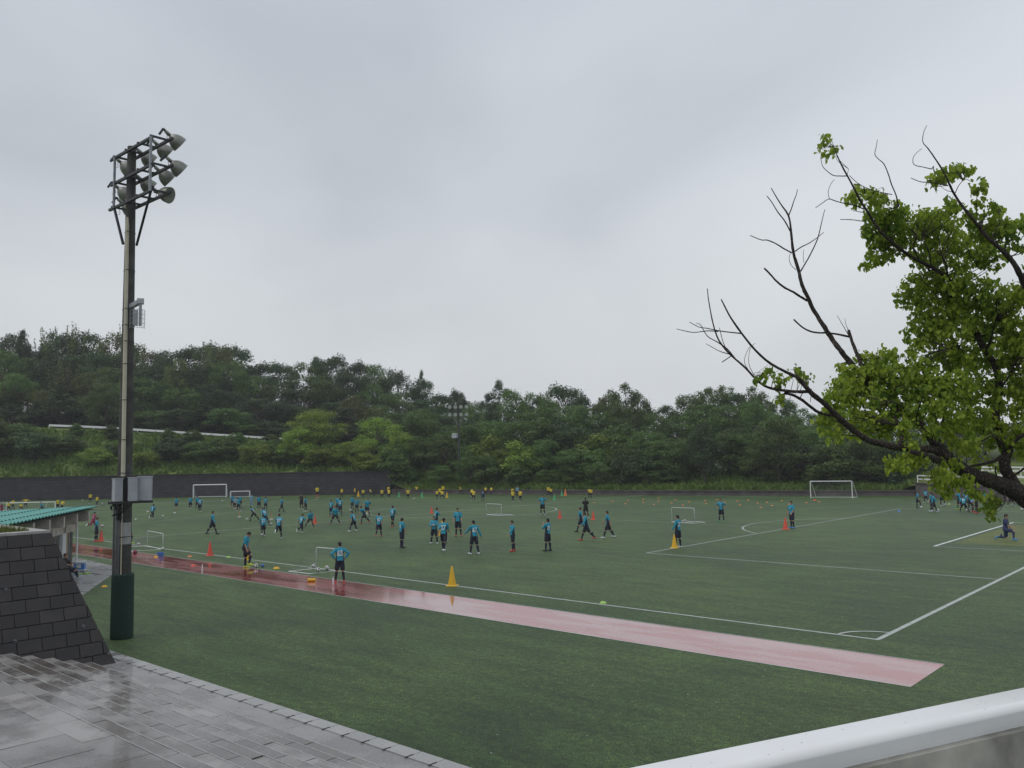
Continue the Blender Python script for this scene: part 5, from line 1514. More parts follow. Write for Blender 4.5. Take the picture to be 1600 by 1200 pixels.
# ------------------------------------------------------------------ people
def remesh(mb, voxel, name, mats, smooth=True):
    me = bpy.data.meshes.new('tmp')
    me.from_pydata(mb.v, [], mb.f); me.update()
    o = bpy.data.objects.new('tmp', me); COL.objects.link(o)
    md = o.modifiers.new('r', 'REMESH'); md.mode = 'VOXEL'; md.voxel_size = voxel; md.use_smooth_shade = smooth
    ms_ = o.modifiers.new('s', 'SMOOTH'); ms_.iterations = 2; ms_.factor = 0.5
    dg = bpy.context.evaluated_depsgraph_get()
    dg.update()
    r = bpy.data.meshes.new_from_object(o.evaluated_get(dg))
    r.name = name
    bpy.data.objects.remove(o); bpy.data.meshes.remove(me)
    r.materials.clear()
    for m in (mats if isinstance(mats, (list, tuple)) else [mats]): r.materials.append(m)
    return r
def capsule(mb, a, b, ra, rb, n=10):
    a, b = Vector(a), Vector(b)
    d = (b - a); L_ = d.length
    if L_ < 1e-5: mb.ell(a, (ra,) * 3); return
    q = d.to_track_quat('Z', 'Y').to_matrix()
    prof = [(0.0001, -ra)] + [(ra * math.cos(t), ra * math.sin(t)) for t in (-1.1, -0.6)] + [(ra, 0), (rb, L_)] + [(rb * math.cos(t), L_ + rb * math.sin(t)) for t in (0.6, 1.1)] + [(0.0001, L_ + rb)]
    mb.lathe(prof, a, q, n)
    k = len(mb.v)
# pose: lean (fwd), side, twist of torso; legs (hip flex, abduct, knee); arms (flex, abduct, elbow, inward); head (pitch, yaw)
def rotx(a): return Matrix.Rotation(R(a), 3, 'X')
def roty(a): return Matrix.Rotation(R(a), 3, 'Y')
def rotz(a): return Matrix.Rotation(R(a), 3, 'Z')
def joints(p):
    """figure 1.70 m tall facing +Y"""
    J = {}
    Tm = rotz(p.get('twist', 0)) @ rotx(-p.get('lean', 0)) @ roty(p.get('side', 0))
    J['T'] = Tm
    hip = Vector((0, 0, 0.90)); J['hip'] = hip
    J['waist'] = hip + Tm @ Vector((0, 0.0, 0.14)); J['chest'] = hip + Tm @ Vector((0, 0.01, 0.36)); J['neck'] = hip + Tm @ Vector((0, -0.005, 0.545))
    hp, hy = p.get('head', (0, 0))
    Hm = Tm @ rotz(hy) @ rotx(-hp); J['H'] = Hm
    J['head'] = J['neck'] + Hm @ Vector((0, 0.02, 0.145))
    for s, sx in (('L', -1), ('R', 1)):
        f, ab, kn = p.get('leg' + s, (0, 4, 3))[:3]
        foot_ = p.get('leg' + s, (0, 4, 3, 0))[3] if len(p.get('leg' + s, (0, 4, 3))) > 3 else 0
        h = hip + Vector((0.085 * sx, 0, -0.03))
        A_ = roty(ab * -sx) @ rotx(f)
        k = h + A_ @ Vector((0, 0, -0.42))
        B = A_ @ rotx(-kn)
        a = k + B @ Vector((0, 0, -0.40))
        Fm = (B @ rotx(foot_)) if foot_ else rotz(0)
        J['h' + s], J['k' + s], J['a' + s] = h, k, a
        yaw = -8 * sx
        fwd = (B @ rotx(foot_) @ Vector((0, 1, 0))) if (foot_ or kn > 40 or f > 35) else Vector((0.15 * sx, 1, 0)).normalized()
        J['t' + s] = a + fwd * 0.155 + Vector((0, 0, -0.035 if abs(fwd.z) < .5 else 0))
        J['e' + s] = a - fwd * 0.05 + Vector((0, 0, -0.04 if abs(fwd.z) < .5 else 0))
        f, ab, el, inw = p.get('arm' + s, (5, 10, 12, 0))
        sh = hip + Tm @ Vector((0.175 * sx, 0, 0.475))
        A_ = Tm @ roty(ab * -sx) @ rotx(f)
        e = sh + A_ @ Vector((0, 0, -0.275))
        B = A_ @ rotz(-inw * sx) @ rotx(el)
        w = e + B @ Vector((0, 0, -0.245))
        J['s' + s], J['el' + s], J['w' + s] = sh, e, w
        J['M' + s] = B
    mz = min(min(J['t' + s].z, J['e' + s].z) for s in 'LR') - 0.035
    if p.get('kneel'): mz = min(mz, min(J['kL'].z, J['kR'].z) - 0.06)
    if p.get('sit'): mz = min(mz, J['hip'].z - 0.13)
    dz = Vector((0, 0, -mz))
    for k_ in J:
        if isinstance(J[k_], Vector): J[k_] = J[k_] + dz
    return J
POSES = {
 'stand': dict(legL=(2, 6, 4), legR=(-3, 6, 3), armL=(4, 9, 12, 0), armR=(0, 10, 14, 0)),
 'relaxed': dict(lean=-2, side=2, legL=(8, 7, 12), legR=(-3, 4, 2), armL=(12, 12, 30, -20), armR=(6, 9, 18, 0), head=(10, 10)),
 'akimbo': dict(legL=(2, 7, 3), legR=(-4, 6, 2), armL=(-22, 48, 88, -72), armR=(-22, 48, 88, -72), lean=2, head=(4, 12)),
 'walk': dict(lean=3, legL=(24, 3, 8), legR=(-20, 3, 16), armL=(-22, 7, 14, 0), armR=(24, 7, 22, 0)),
 'walkb': dict(lean=6, legL=(-26, 4, 22), legR=(22, 4, 4), armL=(28, 8, 30, 0), armR=(-26, 8, 20, 0), head=(6, -10)),
 'run': dict(lean=14, legL=(46, 3, 62), legR=(-30, 4, 50, -20), armL=(-40, 12, 70, 0), armR=(38, 12, 80, 0)),
 'runb': dict(lean=12, legL=(-34, 5, 70, -30), legR=(18, 5, 12), armL=(36, 14, 75, 0), armR=(-42, 14, 60, 0)),
 'wide': dict(lean=14, legL=(22, 24, 30), legR=(10, 26, 22), armL=(10, 26, 40, -10), armR=(12, 28, 42, -10)),
 'crouch': dict(lean=26, legL=(50, 16, 68), legR=(14, 30, 16), armL=(14, 24, 46, 0), armR=(20, 20, 60, 0), head=(-12, 0)),
 'lunge': dict(lean=26, side=-6, legL=(36, 6, 30), legR=(-34, 8, 12), armL=(-40, 30, 20, 0), armR=(40, 26, 30, 0)),
 'kick': dict(lean=8, side=-8, legL=(34, 8, 20), legR=(-6, 6, 8), armL=(-30, 24, 20, 0), armR=(26, 34, 24, 0)),
 'football': dict(lean=10, side=2, legL=(-2, 6, 3), legR=(50, 8, 58), armL=(4, 12, 12, 0), armR=(10, 8, 22, 0), head=(28, -8)),
 'folded': dict(legL=(3, 9, 6), legR=(-2, 9, 5), armL=(34, 14, 95, -62), armR=(34, 14, 90, -62), head=(6, 0)),
 'mouth': dict(lean=-3, legL=(4, 5, 6), legR=(-4, 5, 3), armL=(38, 10, 128, -20), armR=(4, 8, 10, 0)),
 'hands': dict(lean=4, legL=(10, 7, 10), legR=(-6, 7, 6), armL=(50, 8, 118, -24), armR=(52, 8, 118, -24), head=(10, 0)),
 'point': dict(lean=2, legL=(10, 6, 8), legR=(-10, 6, 6), armL=(34, 26, 24, 0), armR=(-14, 22, 16, 0), head=(4, 8)),
 'hold': dict(legL=(3, 6, 4), legR=(-3, 6, 3), armL=(18, 6, 66, -10), armR=(18, 6, 66, -10), head=(12, 0)),
 'bend': dict(lean=62, legL=(16, 12, 22), legR=(14, 12, 18), armL=(70, 8, 10, 0), armR=(72, 8, 12, 0), head=(-20, 0)),
 'arms': dict(legL=(3, 12, 4), legR=(-3, 12, 4), armL=(0, 72, 30, 0), armR=(0, 78, 24, 0)),
 'kneel': dict(kneel=1, lean=4, legL=(-6, 5, 84, -50), legR=(84, 8, 84, 0.1), armL=(14, 8, 20, 0), armR=(34, 6, 34, -20), head=(8, 0)),
 'sit': dict(sit=1, lean=-14, legL=(78, 10, 70, 0.1), legR=(72, 14, 40, 0.1), armL=(20, 12, 70, -30), armR=(16, 14, 50, -30), head=(14, 0)),
}
MESHES = {}
def person_meshes(pose, sleeve, lod):
    key = (pose, sleeve, lod)
    if key in MESHES: return MESHES[key]
    J = joints(POSES[pose])
    hi = lod == 'near'
    vb = 0.011 if hi else 0.022
    T, H = J['T'], J['H']
    b = MB()
    # body
    capsule(b, J['hip'] + T @ Vector((-.06, 0, 0)), J['hip'] + T @ Vector((.06, 0, 0)), .105, .105)
    b.ell(J['waist'], (.135, .095, .15), rot=T); b.ell(J['chest'], (.155, .105, .18), rot=T)
    capsule(b, J['sL'] + T @ Vector((.03, 0, 0)), J['sR'] - T @ Vector((.03, 0, 0)), .062, .062)
    capsule(b, J['neck'] - T @ Vector((0, 0, .05)), J['head'], .055, .05)
    hc = J['head']
    b.ell(hc + H @ Vector((0, 0, .02)), (.074, .092, .098), 16, 12, H)
    b.ell(hc + H @ Vector((0, .028, -.05)), (.052, .062, .062), 12, 8, H)          # jaw
    capsule(b, hc + H @ Vector((0, .088, .012)), hc + H @ Vector((0, .102, -.022)), .010, .015, 6)   # nose
    b.ell(hc + H @ Vector((0, .086, -.058)), (.022, .012, .010), 8, 6, H)   # mouth
    for s in (-1, 1):
        b.ell(hc + H @ Vector((.076 * s, -.005, 0)), (.012, .022, .03), 8, 6, H)
        b.ell(hc + H @ Vector((.030 * s, .084, .020)), (.020, .010, .008), 8, 6, H)      # brow
    for s in 'LR':
        sx = -1 if s == 'L' else 1
        capsule(b, J['s' + s], J['el' + s], .050, .040); capsule(b, J['el' + s], J['w' + s], .040, .027)
        capsule(b, J['h' + s], J['k' + s], .085, .056); capsule(b, J['k' + s], J['a' + s], .055, .036)
        B = J['M' + s]; c = J['w' + s]
        m = B @ Vector((0, .62, 0)); 
        mid_ = (J['k' + s] + J['a' + s]) / 2 + Vector((0, -.012, .06)); b.ell(mid_, (.048, .054, .11))
        # palm and fingers
        palm = B @ Vector((0, 0, -1))
        side = B @ Vector((0, 1, 0)); inn = B @ Vector((-sx, 0, 0))
        b.ell(c + palm * .045, (.018, .038, .052), 10, 8, B)
        for i in range(4):
            o = side * (-.028 + .019 * i) + palm * .08
            ln = (.030, .036, .038, .033)[i]
            p1 = c + o; p2 = p1 + palm * ln + inn * .006; p3 = p2 + (palm * .75 + inn * .66) * ln * .9
            rr_ = .0095 if hi else .012
            capsule(b, p1, p2, rr_, rr_ * .95, 6); capsule(b, p2, p3, rr_ * .95, rr_ * .8, 6)
        t1 = c + side * .030 + palm * .03; t2 = t1 + side * .026 + palm * .026; t3 = t2 + palm * .026 + inn * .008
        capsule(b, t1, t2, .012, .010, 6); capsule(b, t2, t3, .010, .009, 6)
        capsule(b, J['e' + s] + Vector((0, 0, .01)), J['t' + s], .03, .025)
    body = remesh(b, vb, 'body', M['skin'])
    # hair
    h = MB()
    h.ell(hc + H @ Vector((0, -.012, .036)), (.086, .102, .092), 16, 12, H)
    h.ell(hc + H @ Vector((0, -.055, -.015)), (.070, .052, .070), 12, 8, H)
    for i in range(14):
        a = i * 2.4; q = (i % 5) / 5
        h.ell(hc + H @ Vector((.06 * math.cos(a) * (1 - q * .5), .07 * math.sin(a) * (1 - q * .5) - .012, .075 + q * .04)), (.026, .026, .022), 6, 4, H)
    hair = remesh(h, .014 if hi else .024, 'hair', M['hair'])
    # cut face opening: drop faces in front below the brow
    bm = bmesh.new(); bm.from_mesh(hair)
    Hi = H.inverted()
    dele = []
    for f in bm.faces:
        q = Hi @ (f.calc_center_median() - hc)
        if q.y > .045 and q.z < .048: dele.append(f)
        elif q.y > .02 and q.z < .0: dele.append(f)
    bmesh.ops.delete(bm, geom=dele, context='FACES'); bm.to_mesh(hair); bm.free()
    # shirt
    s_ = MB()
    capsule(s_, J['hip'] + T @ Vector((-.065, 0, .03)), J['hip'] + T @ Vector((.065, 0, .03)), .124, .124)
    s_.ell(J['waist'], (.170, .125, .19), rot=T); s_.ell(J['chest'] + T @ Vector((0, 0, .0)), (.182, .128, .20), rot=T)
    capsule(s_, J['sL'] + T @ Vector((.02, 0, -.01)), J['sR'] - T @ Vector((.02, 0, .01)), .078, .078)
    capsule(s_, J['neck'] - T @ Vector((0, 0, .06)), J['neck'] - T @ Vector((0, 0, .01)), .085, .066)
    for s in 'LR':
        if sleeve == 'long':
            capsule(s_, J['s' + s], J['el' + s], .070, .054); capsule(s_, J['el' + s], J['w' + s], .054, .040)
        else:
            e = J['s' + s].lerp(J['el' + s], .80); capsule(s_, J['s' + s], e, .073, .072)
    shirt = remesh(s_, vb, 'shirt', [M['teal'], M['navy']])
    axisA, axisB = J['hip'] - T @ Vector((0, 0, .1)), J['chest'] + T @ Vector((0, 0, .10))
    def dseg(p, a, c):
        d = c - a; t = max(0, min(1, (p - a).dot(d) / d.length_squared)); return (p - a - d * t).length
    Ti = T.inverted()
    for f in shirt.polygons:
        p = f.center
        q = Ti @ (p - J['hip'])
        da = min(dseg(p, J['s' + s], J['el' + s]) - .06 for s in 'LR'); db = min(dseg(p, J['el' + s], J['w' + s]) - .045 for s in 'LR')
        if abs(q.x) > .125 and q.z < .36 and min(da, db) > .012: f.material_index = 1
    # shorts
    k_ = MB()
    capsule(k_, J['hip'] + T @ Vector((-.055, 0, -.01)), J['hip'] + T @ Vector((.055, 0, -.01)), .122, .122)
    for s in 'LR': capsule(k_, J['h' + s], J['h' + s].lerp(J['k' + s], .74), .108, .104)
    shorts = remesh(k_, vb, 'shorts', M['navy'])
    parts = {'body': body, 'hair': hair, 'shirt': shirt, 'shorts': shorts, 'sock': [], 'boot': []}
    for s in 'LR':
        c = MB(); a, k2 = J['a' + s], J['k' + s]
        capsule(c, k2.lerp(a, .12), a, .061, .045); c.ell((k2 + a) / 2 + Vector((0, -.012, .06)), (.053, .060, .115))
        parts['sock'].append(remesh(c, vb, 'sock', M['navy']))
        c = MB()
        e, t = J['e' + s], J['t' + s]
        capsule(c, e, t, .042, .036); capsule(c, a, (e + t) / 2, .046, .044); capsule(c, e + (t - e) * .6, t + (t - e) * .2, .045, .032)
        parts['boot'].append(remesh(c, .012 if hi else .02, 'boot', M['sred']))
    MESHES[key] = (parts, J, BVHTree.FromPolygons([v.co.copy() for v in shirt.vertices], [p.vertices[:] for p in shirt.polygons]))
    return MESHES[key]
TXT = {}
def text_mesh(s):
    if s in TXT: return TXT[s]
    c = bpy.data.curves.new('txt', 'FONT'); c.body = s; c.align_x = 'CENTER'; c.align_y = 'CENTER'; c.size = 1; c.offset = 0.022; c.resolution_u = 3
    o = bpy.data.objects.new('txt', c); COL.objects.link(o)
    dg = bpy.context.evaluated_depsgraph_get(); dg.update()
    me = bpy.data.meshes.new_from_object(o.evaluated_get(dg))
    bpy.data.objects.remove(o)
    bm = bmesh.new(); bm.from_mesh(me); bmesh.ops.triangulate(bm, faces=bm.faces); bmesh.ops.subdivide_edges(bm, edges=[e for e in bm.edges if e.calc_length() > .25], cuts=1); bm.to_mesh(me); bm.free()
    TXT[s] = me
    return me
NP_ = 0
def person(px, py, hpx, face, pose, label, num=None, numat='back', sleeve='short', boots='sred', shirt='teal', shorts='navy', sock='navy', panel='navy', lod=None, grp='players in blue training on the turf', name='person', P=None, chest=None):
    """feet at photo pixel px,py; hpx height in the photo if standing upright; face: 0 back to the viewer, 90 left, -90 right, 180 towards"""
    global NP_
    NP_ += 1
    P = G(px, py) if P is None else P
    lod = lod or ('near' if hpx > 40 else 'far')
    parts, J, bvh = person_meshes(pose, sleeve, lod)
    view = math.atan2(P.x - CX, P.y - CY)          # azimuth of the line of sight
    az = view - R(face + random.Random(NP_).uniform(-9, 9))
    root = empty(name, P, label, 'person', grp, -az)
    top = max(J['head'].z + .12, 0.5)
    ref = 1.70
    s = hpx / pxm(P) / ref
    root.scale = (s,) * 3
    def add(nm, me, mat=None, par=root):
        o = bpy.data.objects.new(nm, me); COL.objects.link(o); o.parent = par
        if mat: paint(o, 0, M[mat])
        return o
    add('body', parts['body']); add('hair', parts['hair'])
    so_ = add('shirt', parts['shirt'], shirt)
    if panel != 'navy': paint(so_, 1, M[panel])
    add('shorts', parts['shorts'], shorts)
    for i in (0, 1): add('sock', parts['sock'][i], sock); add('boot', parts['boot'][i], boots)
    for (txt, where, size) in ((num, 'back', .27), (chest, 'front', .11)):
        if not txt: continue
        me0 = text_mesh(txt)
        T = J['T']; sg = -1 if where == 'back' else 1
        if where == 'back': c0 = J['hip'] + T @ Vector((0, 0, .31))
        else: c0 = J['hip'] + T @ Vector((0.0, 0, .30))
        vs = []
        for v in me0.vertices:
            # as read by someone looking at that side
            lx = (v.co.x if where == 'back' else -v.co.x) * size * 1.0
            q = c0 + T @ Vector((lx, sg * 0.6, v.co.y * size * 1.15))
            hit = bvh.ray_cast(q, T @ Vector((0, -sg, 0)), 1.0)
            if hit[0] is not None: vs.append(hit[0] + T @ Vector((0, sg * .007, 0)))
            else: vs.append(c0 + T @ Vector((lx, sg * .13, v.co.y * size)))
        me = bpy.data.meshes.new('shirt_number'); me.from_pydata(vs, [], [p.vertices[:] for p in me0.polygons]); me.materials.append(M['num'])
        o = bpy.data.objects.new('shirt_number', me); COL.objects.link(o); o.parent = so_
    if lod == 'near':
        H, hc = J['H'], J['head']
        for sx in (-1, 1):
            e = MB(); e.ell(hc + H @ Vector((.030 * sx, .083, .004)), (.013, .008, .006), 8, 6, H)
            o = e.build('eye', M['hair'], root, world=False)
    return root, J, s
Z_ = 180
pp = person
pp(382.5, 887.5, 57, -104, 'football', 'player resting one lime boot on a football at the edge of the red strip', boots='slim', chest='6')
pp(531, 909.5, 61.5, -2, 'akimbo', 'player with number 65 standing hands on hips on the red strip, back to us', num='65', sleeve='long')
pp(693.5, 861, 52, -12, 'walk', 'player with number 27 on the back walking off past a ball', num='27', boots='swht')
pp(678.5, 849.5, 42, 172, 'folded', 'player with folded arms facing us, just left of number 27', sleeve='long', boots='swht', chest='12')
pp(681.5, 831, 37, -70, 'hands', 'player raising both hands to his face behind the one with folded arms', num='9', boots='sblk')
pp(716, 838, 43.5, 168, 'relaxed', 'player with red boots facing us, right of number 27', chest='11')
pp(741, 866, 52, 30, 'point', 'player with number 67 and white boots, arm reaching to the left', num='67', sleeve='long', boots='swht')
pp(801.5, 861.5, 47.5, 118, 'point', 'player with red-brown boots facing left with one hand out, alone in mid field', sleeve='long', chest='8')
pp(856, 861, 50, 58, 'mouth', 'player with number 06 holding a hand to his mouth', num='06', boots='sblk')
pp(628, 856, 46, -60, 'relaxed', 'player in profile facing right, standing left of number 27', boots='sblk', num='4')
pp(592, 839, 38, -8, 'wide' if False else 'walkb', 'player with number 42 and red boots, back to us', num='42')
pp(613.5, 823, 33, -35, 'walk', 'player with orange boots striding away to the right, above number 42', num='15')
pp(553, 830, 33, 60, 'wide', 'player with white boots leaning left, between the two crouched ones', num='36', boots='swht')
pp(569, 818.5, 30, 110, 'lunge', 'player with red boots leaning forward to the left, right half of the midfield bunch')
pp(573.5, 807.5, 29, 175, 'kick', 'player facing us with a leg swung aside, behind the leaning one', boots='sblk')
pp(524, 819, 30, 176, 'wide', 'player standing with feet wide apart facing us, red boots', sleeve='long')
pp(517.5, 807, 25, -30, 'stand', 'player left behind the wide-stance one, red boots', num='3')
pp(531.5, 804.5, 26, -10, 'stand', 'player half hidden behind the shoulder of the wide-stance player', num='22', boots='sblk')
pp(528, 800, 24, 165, 'relaxed', 'player furthest back in the trio behind the wide stance', boots='sblk')
pp(550.5, 796.5, 21, -40, 'stand', 'left player of the standing pair with a ball, upper middle', boots='sblk')
pp(557.5, 800.5, 22, 178, 'akimbo', 'right player of the standing pair with a ball, upper middle', sleeve='long', boots='sblk')
pp(485, 824, 29, 172, 'crouch', 'player crouching wide-legged beside the red cone on the left half', boots='sblk', sleeve='long')
pp(470.5, 833.5, 32, -52, 'run', 'player running right towards the crouching one', num='54', boots='swht')
pp(435.5, 842, 39, -14, 'runb', 'player with number 57 running away', num='57', boots='swht')
pp(411, 838, 34, 8, 'walkb', 'player with number 32 dribbling a ball away', num='32', sleeve='long', boots='swht')
pp(414, 822, 31, 20, 'lunge', 'player bent forward behind number 32', num='18', sleeve='long', boots='sblk')
pp(396.5, 814, 25, 60, 'lunge', 'player stretching for a ball with a trailing leg, left half', boots='sblk', num='5')
pp(331.5, 835, 36.5, -100, 'walk', 'player with long sleeves walking right, alone left of centre', sleeve='long', boots='sblk', chest='7')
pp(404.5, 796, 21.5, 12, 'stand', 'player standing right of the pale-clad one before the smaller goal', boots='swht')
pp(393, 792, 20, -30, 'relaxed', 'player in a pale kit and lime boots before the smaller goal', shirt='pale', shorts='pale', sock='pale', panel='pale', boots='slim')
pp(415, 797, 20, 2, 'stand', 'player with back to us above the one bent forward', num='7', boots='sblk')
pp(440, 800, 23, -65, 'walk', 'player walking right alone, left of the coach in black', boots='sblk')
pp(471, 796, 24, 150, 'folded', 'coach dressed all in black beside a blue player on the left half', shirt='black', shorts='black', panel='black', sock='black', boots='swht', sleeve='long')
pp(477.5, 799, 22.5, 60, 'stand', 'player in blue standing right of the black-clad coach on the left half', boots='swht')
pp(363, 792, 18.5, 0, 'stand', 'leftmost player of the group before the smaller far goal', boots='sblk')
pp(367, 795, 18, 150, 'relaxed', 'player in a pale bib in the group before the smaller far goal', shirt='pale', panel='pale', boots='swht')
pp(372.5, 798.5, 21, 15, 'walk', 'front player of the group before the smaller far goal', boots='swht')
pp(375.5, 792.5, 18, 170, 'stand', 'player at the back right of the group before the smaller far goal', boots='sblk')
pp(297.5, 795, 19.5, 10, 'walk', 'player below the left post of the big far goal', boots='swht')
pp(308, 794.5, 18.5, 20, 'stand', 'player hidden behind the one below the crossbar of the big far goal', boots='sblk')
pp(312.5, 800, 23, -4, 'walk', 'player with number 22 below the big far goal, front of two', num='22', boots='swht')
pp(275.5, 796.5, 19, -6, 'stand', 'player with tan socks between the pole and the far goal', sock='skin', boots='sblk')
pp(238, 812, 25.5, -30, 'run', 'player running right past the pole', num='3', boots='swht')
pp(197, 853.5, 46, -95, 'football', 'player mostly hidden behind the floodlight pole, one boot on a ball', boots='slim', sleeve='short')
pa_, Ja, sa = pp(150.5, 846, 37, -95, 'hold', 'player holding a white ball beside the red cone near the shed')
hp_ = pa_.matrix_world if False else None
bp_ = (Ja['wL'] + Ja['wR']) / 2 + Vector((0, .06, -.03))
rr_ = Matrix.Rotation(pa_.rotation_euler.z, 3, 'Z')
ball(0, 0, 'white football held by the player beside the shed', None, -0.11, pa_.location + rr_ @ (bp_ * sa))
pp(145.5, 829, 29, -50, 'runb', 'goalkeeper in magenta running away beyond the red strip', shirt='pink', shorts='pink', sock='pink', panel='pink', boots='swht', sleeve='long', num='1')
pp(908, 831, 38.5, 95, 'walk', 'player behind the one in red boots, right of midfield', boots='sblk', chest='2')
pp(916.5, 844.5, 44.5, 100, 'wide' if False else 'walkb', 'player with red boots facing left, right of midfield', sleeve='long', chest='3')
pp(915.5, 809, 31, 10, 'folded', 'coach dressed all in black near the pair of red cones', shirt='black', shorts='black', panel='black', sock='black', boots='swht')
pp(950.5, 840.5, 42.5, 92, 'walk', 'player with pale boots walking left, rightmost of the midfield trio', boots='swht', chest='13')
pp(1060, 855.5, 49.5, 62, 'relaxed', 'player with number 37 standing at the yellow cone on the penalty area corner', num='37', boots='swht', sleeve='long')
pp(1127.5, 815, 35, 165, 'akimbo', 'player with green boots facing us, hands on hips, on the right half', boots='cgrn', chest='5')
pp(1238, 825.5, 42, 130, 'relaxed', 'player with blue boots beside the red cone on the penalty area line', boots='sblu', chest='17')
pp(848, 804.5, 30.5, 170, 'akimbo', 'player facing us, hands on hips, alone in the upper middle', boots='swht', chest='4')
pp(1572, 844, 50, -100, 'kneel', 'goalkeeper in royal blue kneeling on one knee in the goal area', shirt='blue2', shorts='blue2', sock='blue2', panel='blue2', boots='sblu', lod='near')
KW = 'players in front of the concrete wall at right'
pp(1433.5, 794, 26, -100, 'football', 'leftmost player in front of the concrete wall, one leg forward', boots='sblk', grp=KW)
pp(1447, 785.5, 21, 30, 'walk', 'player at the back, directly below the left end of the concrete wall', boots='swht', grp=KW, num='6')
pp(1456, 798.5, 28.5, 70, 'stand', 'rear player of the close pair near the concrete wall', boots='swht', grp=KW)
pp(1459.5, 800, 28.5, -70, 'walk', 'front player of the close pair near the concrete wall', boots='swht', grp=KW, sleeve='long')
pp(1471, 790.5, 24.5, -80, 'football', 'player lifting a foot onto a ball by the concrete wall', boots='swht', grp=KW)
pp(1499.5, 795.5, 28, 60, 'hands', 'player with raised arm and lime boots left of the huddle', boots='slim', grp=KW)
pp(1506.5, 800.5, 28, 5, 'crouch', 'player with number 19 crouching at the front of the huddle', num='19', boots='sblk', grp=KW)
pp(1511, 794.5, 27, -2, 'stand', 'player with number 34 at the back of the huddle', num='34', boots='sblk', grp=KW)
pp(1517, 795.5, 26.5, 165, 'stand', 'player facing us at the back right of the huddle', boots='swht', grp=KW)
pp(1518.5, 799.5, 29, -95, 'bend', 'player in a pale shirt bending down in the huddle', shirt='pale', panel='pale', boots='sred', grp=KW)
pp(1526.5, 802, 30, 90, 'relaxed', 'coach in black standing at the right of the huddle', shirt='black', shorts='black', panel='black', sock='black', boots='sred', grp=KW)
pp(1538.5, 788.5, 20, 10, 'stand', 'player seen behind the hanging leaves right of the huddle', boots='sblk', grp=KW)
pp(1580.5, 790.5, 21.5, 160, 'wide', 'person in dark kit under the big branch at right', shirt='navy', boots='swht', grp=KW)
P = S(0.3, 0.35, 0.012)
P = G(105, 906)
pp(0, 0, 50, -110, 'sit', 'person sitting on the apron against the shed post, knees up', shirt='black', boots='swht', panel='black', P=Vector((P.x, P.y, .012)), grp='people by the shed')
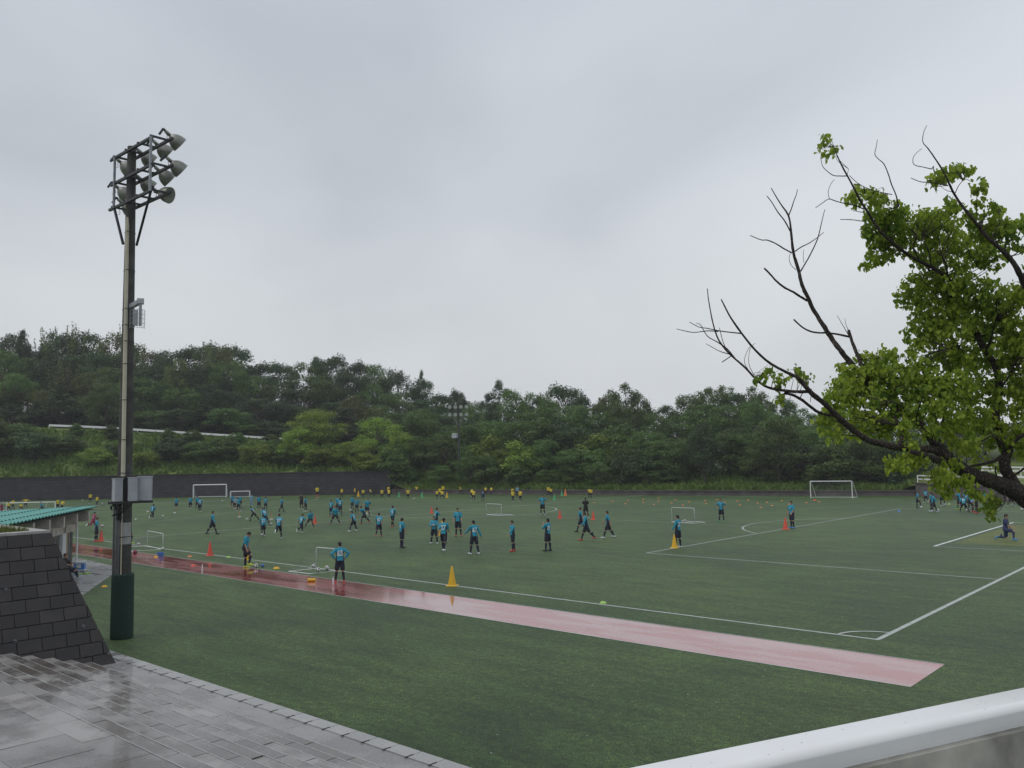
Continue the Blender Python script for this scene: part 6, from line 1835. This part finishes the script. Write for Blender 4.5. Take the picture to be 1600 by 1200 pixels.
# players in yellow far away
YP = [(20, 797, 17, 10, 'stand', 'leftmost standing player in yellow behind the half hidden goal'), (14, 799, 16, 60, 'wide', 'player in yellow bending at the left of the half hidden goal'), (40, 795, 17, 0, 'arms', 'player in yellow with arms spread behind the half hidden goal'),
      (33, 798, 13, 20, 'crouch', 'player in yellow crouching inside the half hidden goal'), (90, 796.5, 17, 20, 'bend' if False else 'hold', 'left player of the yellow pair at the right post of the half hidden goal'), (96.5, 797, 17, -60, 'lunge', 'right player of the yellow pair at the right post of the half hidden goal'),
      (141, 786.5, 16, 20, 'stand', 'left of two players in yellow beyond the tip of the teal roof'), (151.5, 790.5, 16, -60, 'walk', 'right of two players in yellow beyond the tip of the teal roof'),
      (495.5, 777.8, 18, -20, 'stand', 'player in yellow alone in front of the middle of the brick wall, red socks'), (534, 777.5, 15.5, -50, 'walk', 'player in yellow walking, left of the one with arms up by the brick wall end'), (554.5, 777, 15.5, 80, 'arms', 'player in yellow with arms stretched beside the far yellow cone'),
      (567.5, 778.5, 14.5, 5, 'stand', 'player in yellow just right of the far yellow cone'), (580, 776, 13.5, 60, 'lunge', 'player in yellow lunging at the end of the brick wall'), (597, 779.5, 16, 10, 'walk', 'player in yellow with pale socks right of the brick wall end'),
      (607.5, 779.5, 16, -20, 'walkb', 'front one of two overlapping players in yellow'), (607, 773, 13.5, 5, 'stand', 'rear one of two overlapping players in yellow'), (618, 771, 13, -60, 'run', 'player in yellow running against the bushes left of the green cone'),
      (637.5, 780.5, 16.5, 0, 'akimbo', 'player in yellow with elbows out between the two green cones'), (651, 772, 13, 0, 'akimbo', 'left player in yellow above the second green cone'), (659.5, 770.5, 13.5, 20, 'stand', 'right player in yellow above the second green cone'),
      (683, 780, 15, -20, 'walk', 'leftmost player of the huddle in yellow'), (687.5, 777.5, 16, 10, 'stand', 'middle player of the huddle in yellow'), (691, 781, 16.5, 5, 'wide', 'front right player of the huddle in yellow'), (692.5, 774, 16, 0, 'stand', 'rear right player of the huddle in yellow'),
      (719.5, 772.5, 14, 70, 'walk', 'player in yellow at the foot of the distant floodlight'), (736, 777.5, 16, -60, 'crouch', 'player in yellow bending, left of the overlapping pair right of the distant floodlight'), (740, 783, 18.5, -20, 'walkb', 'front player in yellow of the pair right of the distant floodlight'),
      (759, 773, 13.5, 10, 'run', 'player in yellow behind the one in dark blue'), (767.5, 773, 13.5, -30, 'run', 'player in yellow running right of the one in dark blue'), (801, 777, 15, 0, 'stand', 'rear player in yellow above the small midfield goal'),
      (801.5, 784, 18, -10, 'walk', 'front player in yellow above the small midfield goal'), (813, 784, 19, 0, 'walkb', 'player in yellow with a ball at the right foot, above the small midfield goal'), (857, 775.5, 16, 0, 'stand', 'left of two players in yellow between green cones and trees'),
      (861, 776, 14, -20, 'stand', 'right of two players in yellow between green cones and trees'), (921, 777.5, 15, 10, 'stand', 'left of the rightmost two players in yellow'), (924, 778, 15, -30, 'walk', 'right of the rightmost two players in yellow')]
for x, y, h, f, po, l in YP:
    pp(x, y, h, f, po, l, shirt='yellow', panel='yellow', boots='swht' if h > 15.5 else 'sblk', sock='sred' if 'red socks' in l else 'navy', grp='players in yellow on the far side')
pp(754.5, 783.5, 19, 0, 'stand', 'player in dark blue with number 21 among those in yellow', num='21', shirt='blue2', panel='blue2', shorts='blue2', boots='sblk', sleeve='long', grp='players in yellow on the far side')
pp(808.5, 776, 16, 170, 'stand', 'person in a violet top at the edge of the far trees', shirt='pale', panel='pale', grp='players in yellow on the far side')
pp(2, 806, 20, 40, 'walk', 'goalkeeper in magenta at the left edge above the teal roof', shirt='pink', shorts='pink', sock='pink', panel='pink', grp='players in yellow on the far side')
pp(66, 800, 17, 60, 'crouch', 'player in teal crouching in the half hidden goal, left of its post', grp='players in yellow on the far side')

# ------------------------------------------------------------------ damp air
hz_b = MB().box((-60, 60, 29.5), (860, 860, 61))
hm = bpy.data.materials.new('damp_air'); hm.use_nodes = True
t = hm.node_tree; t.nodes.clear()
o_ = N(t, 'ShaderNodeOutputMaterial'); v_ = N(t, 'ShaderNodeVolumePrincipled')
v_.inputs['Density'].default_value = 0.00042
v_.inputs['Color'].default_value = (0.92, 0.95, 1.0, 1)
t.links.new(v_.outputs[0], o_.inputs['Volume'])
tag(hz_b.build('haze', hm), kind='stuff')
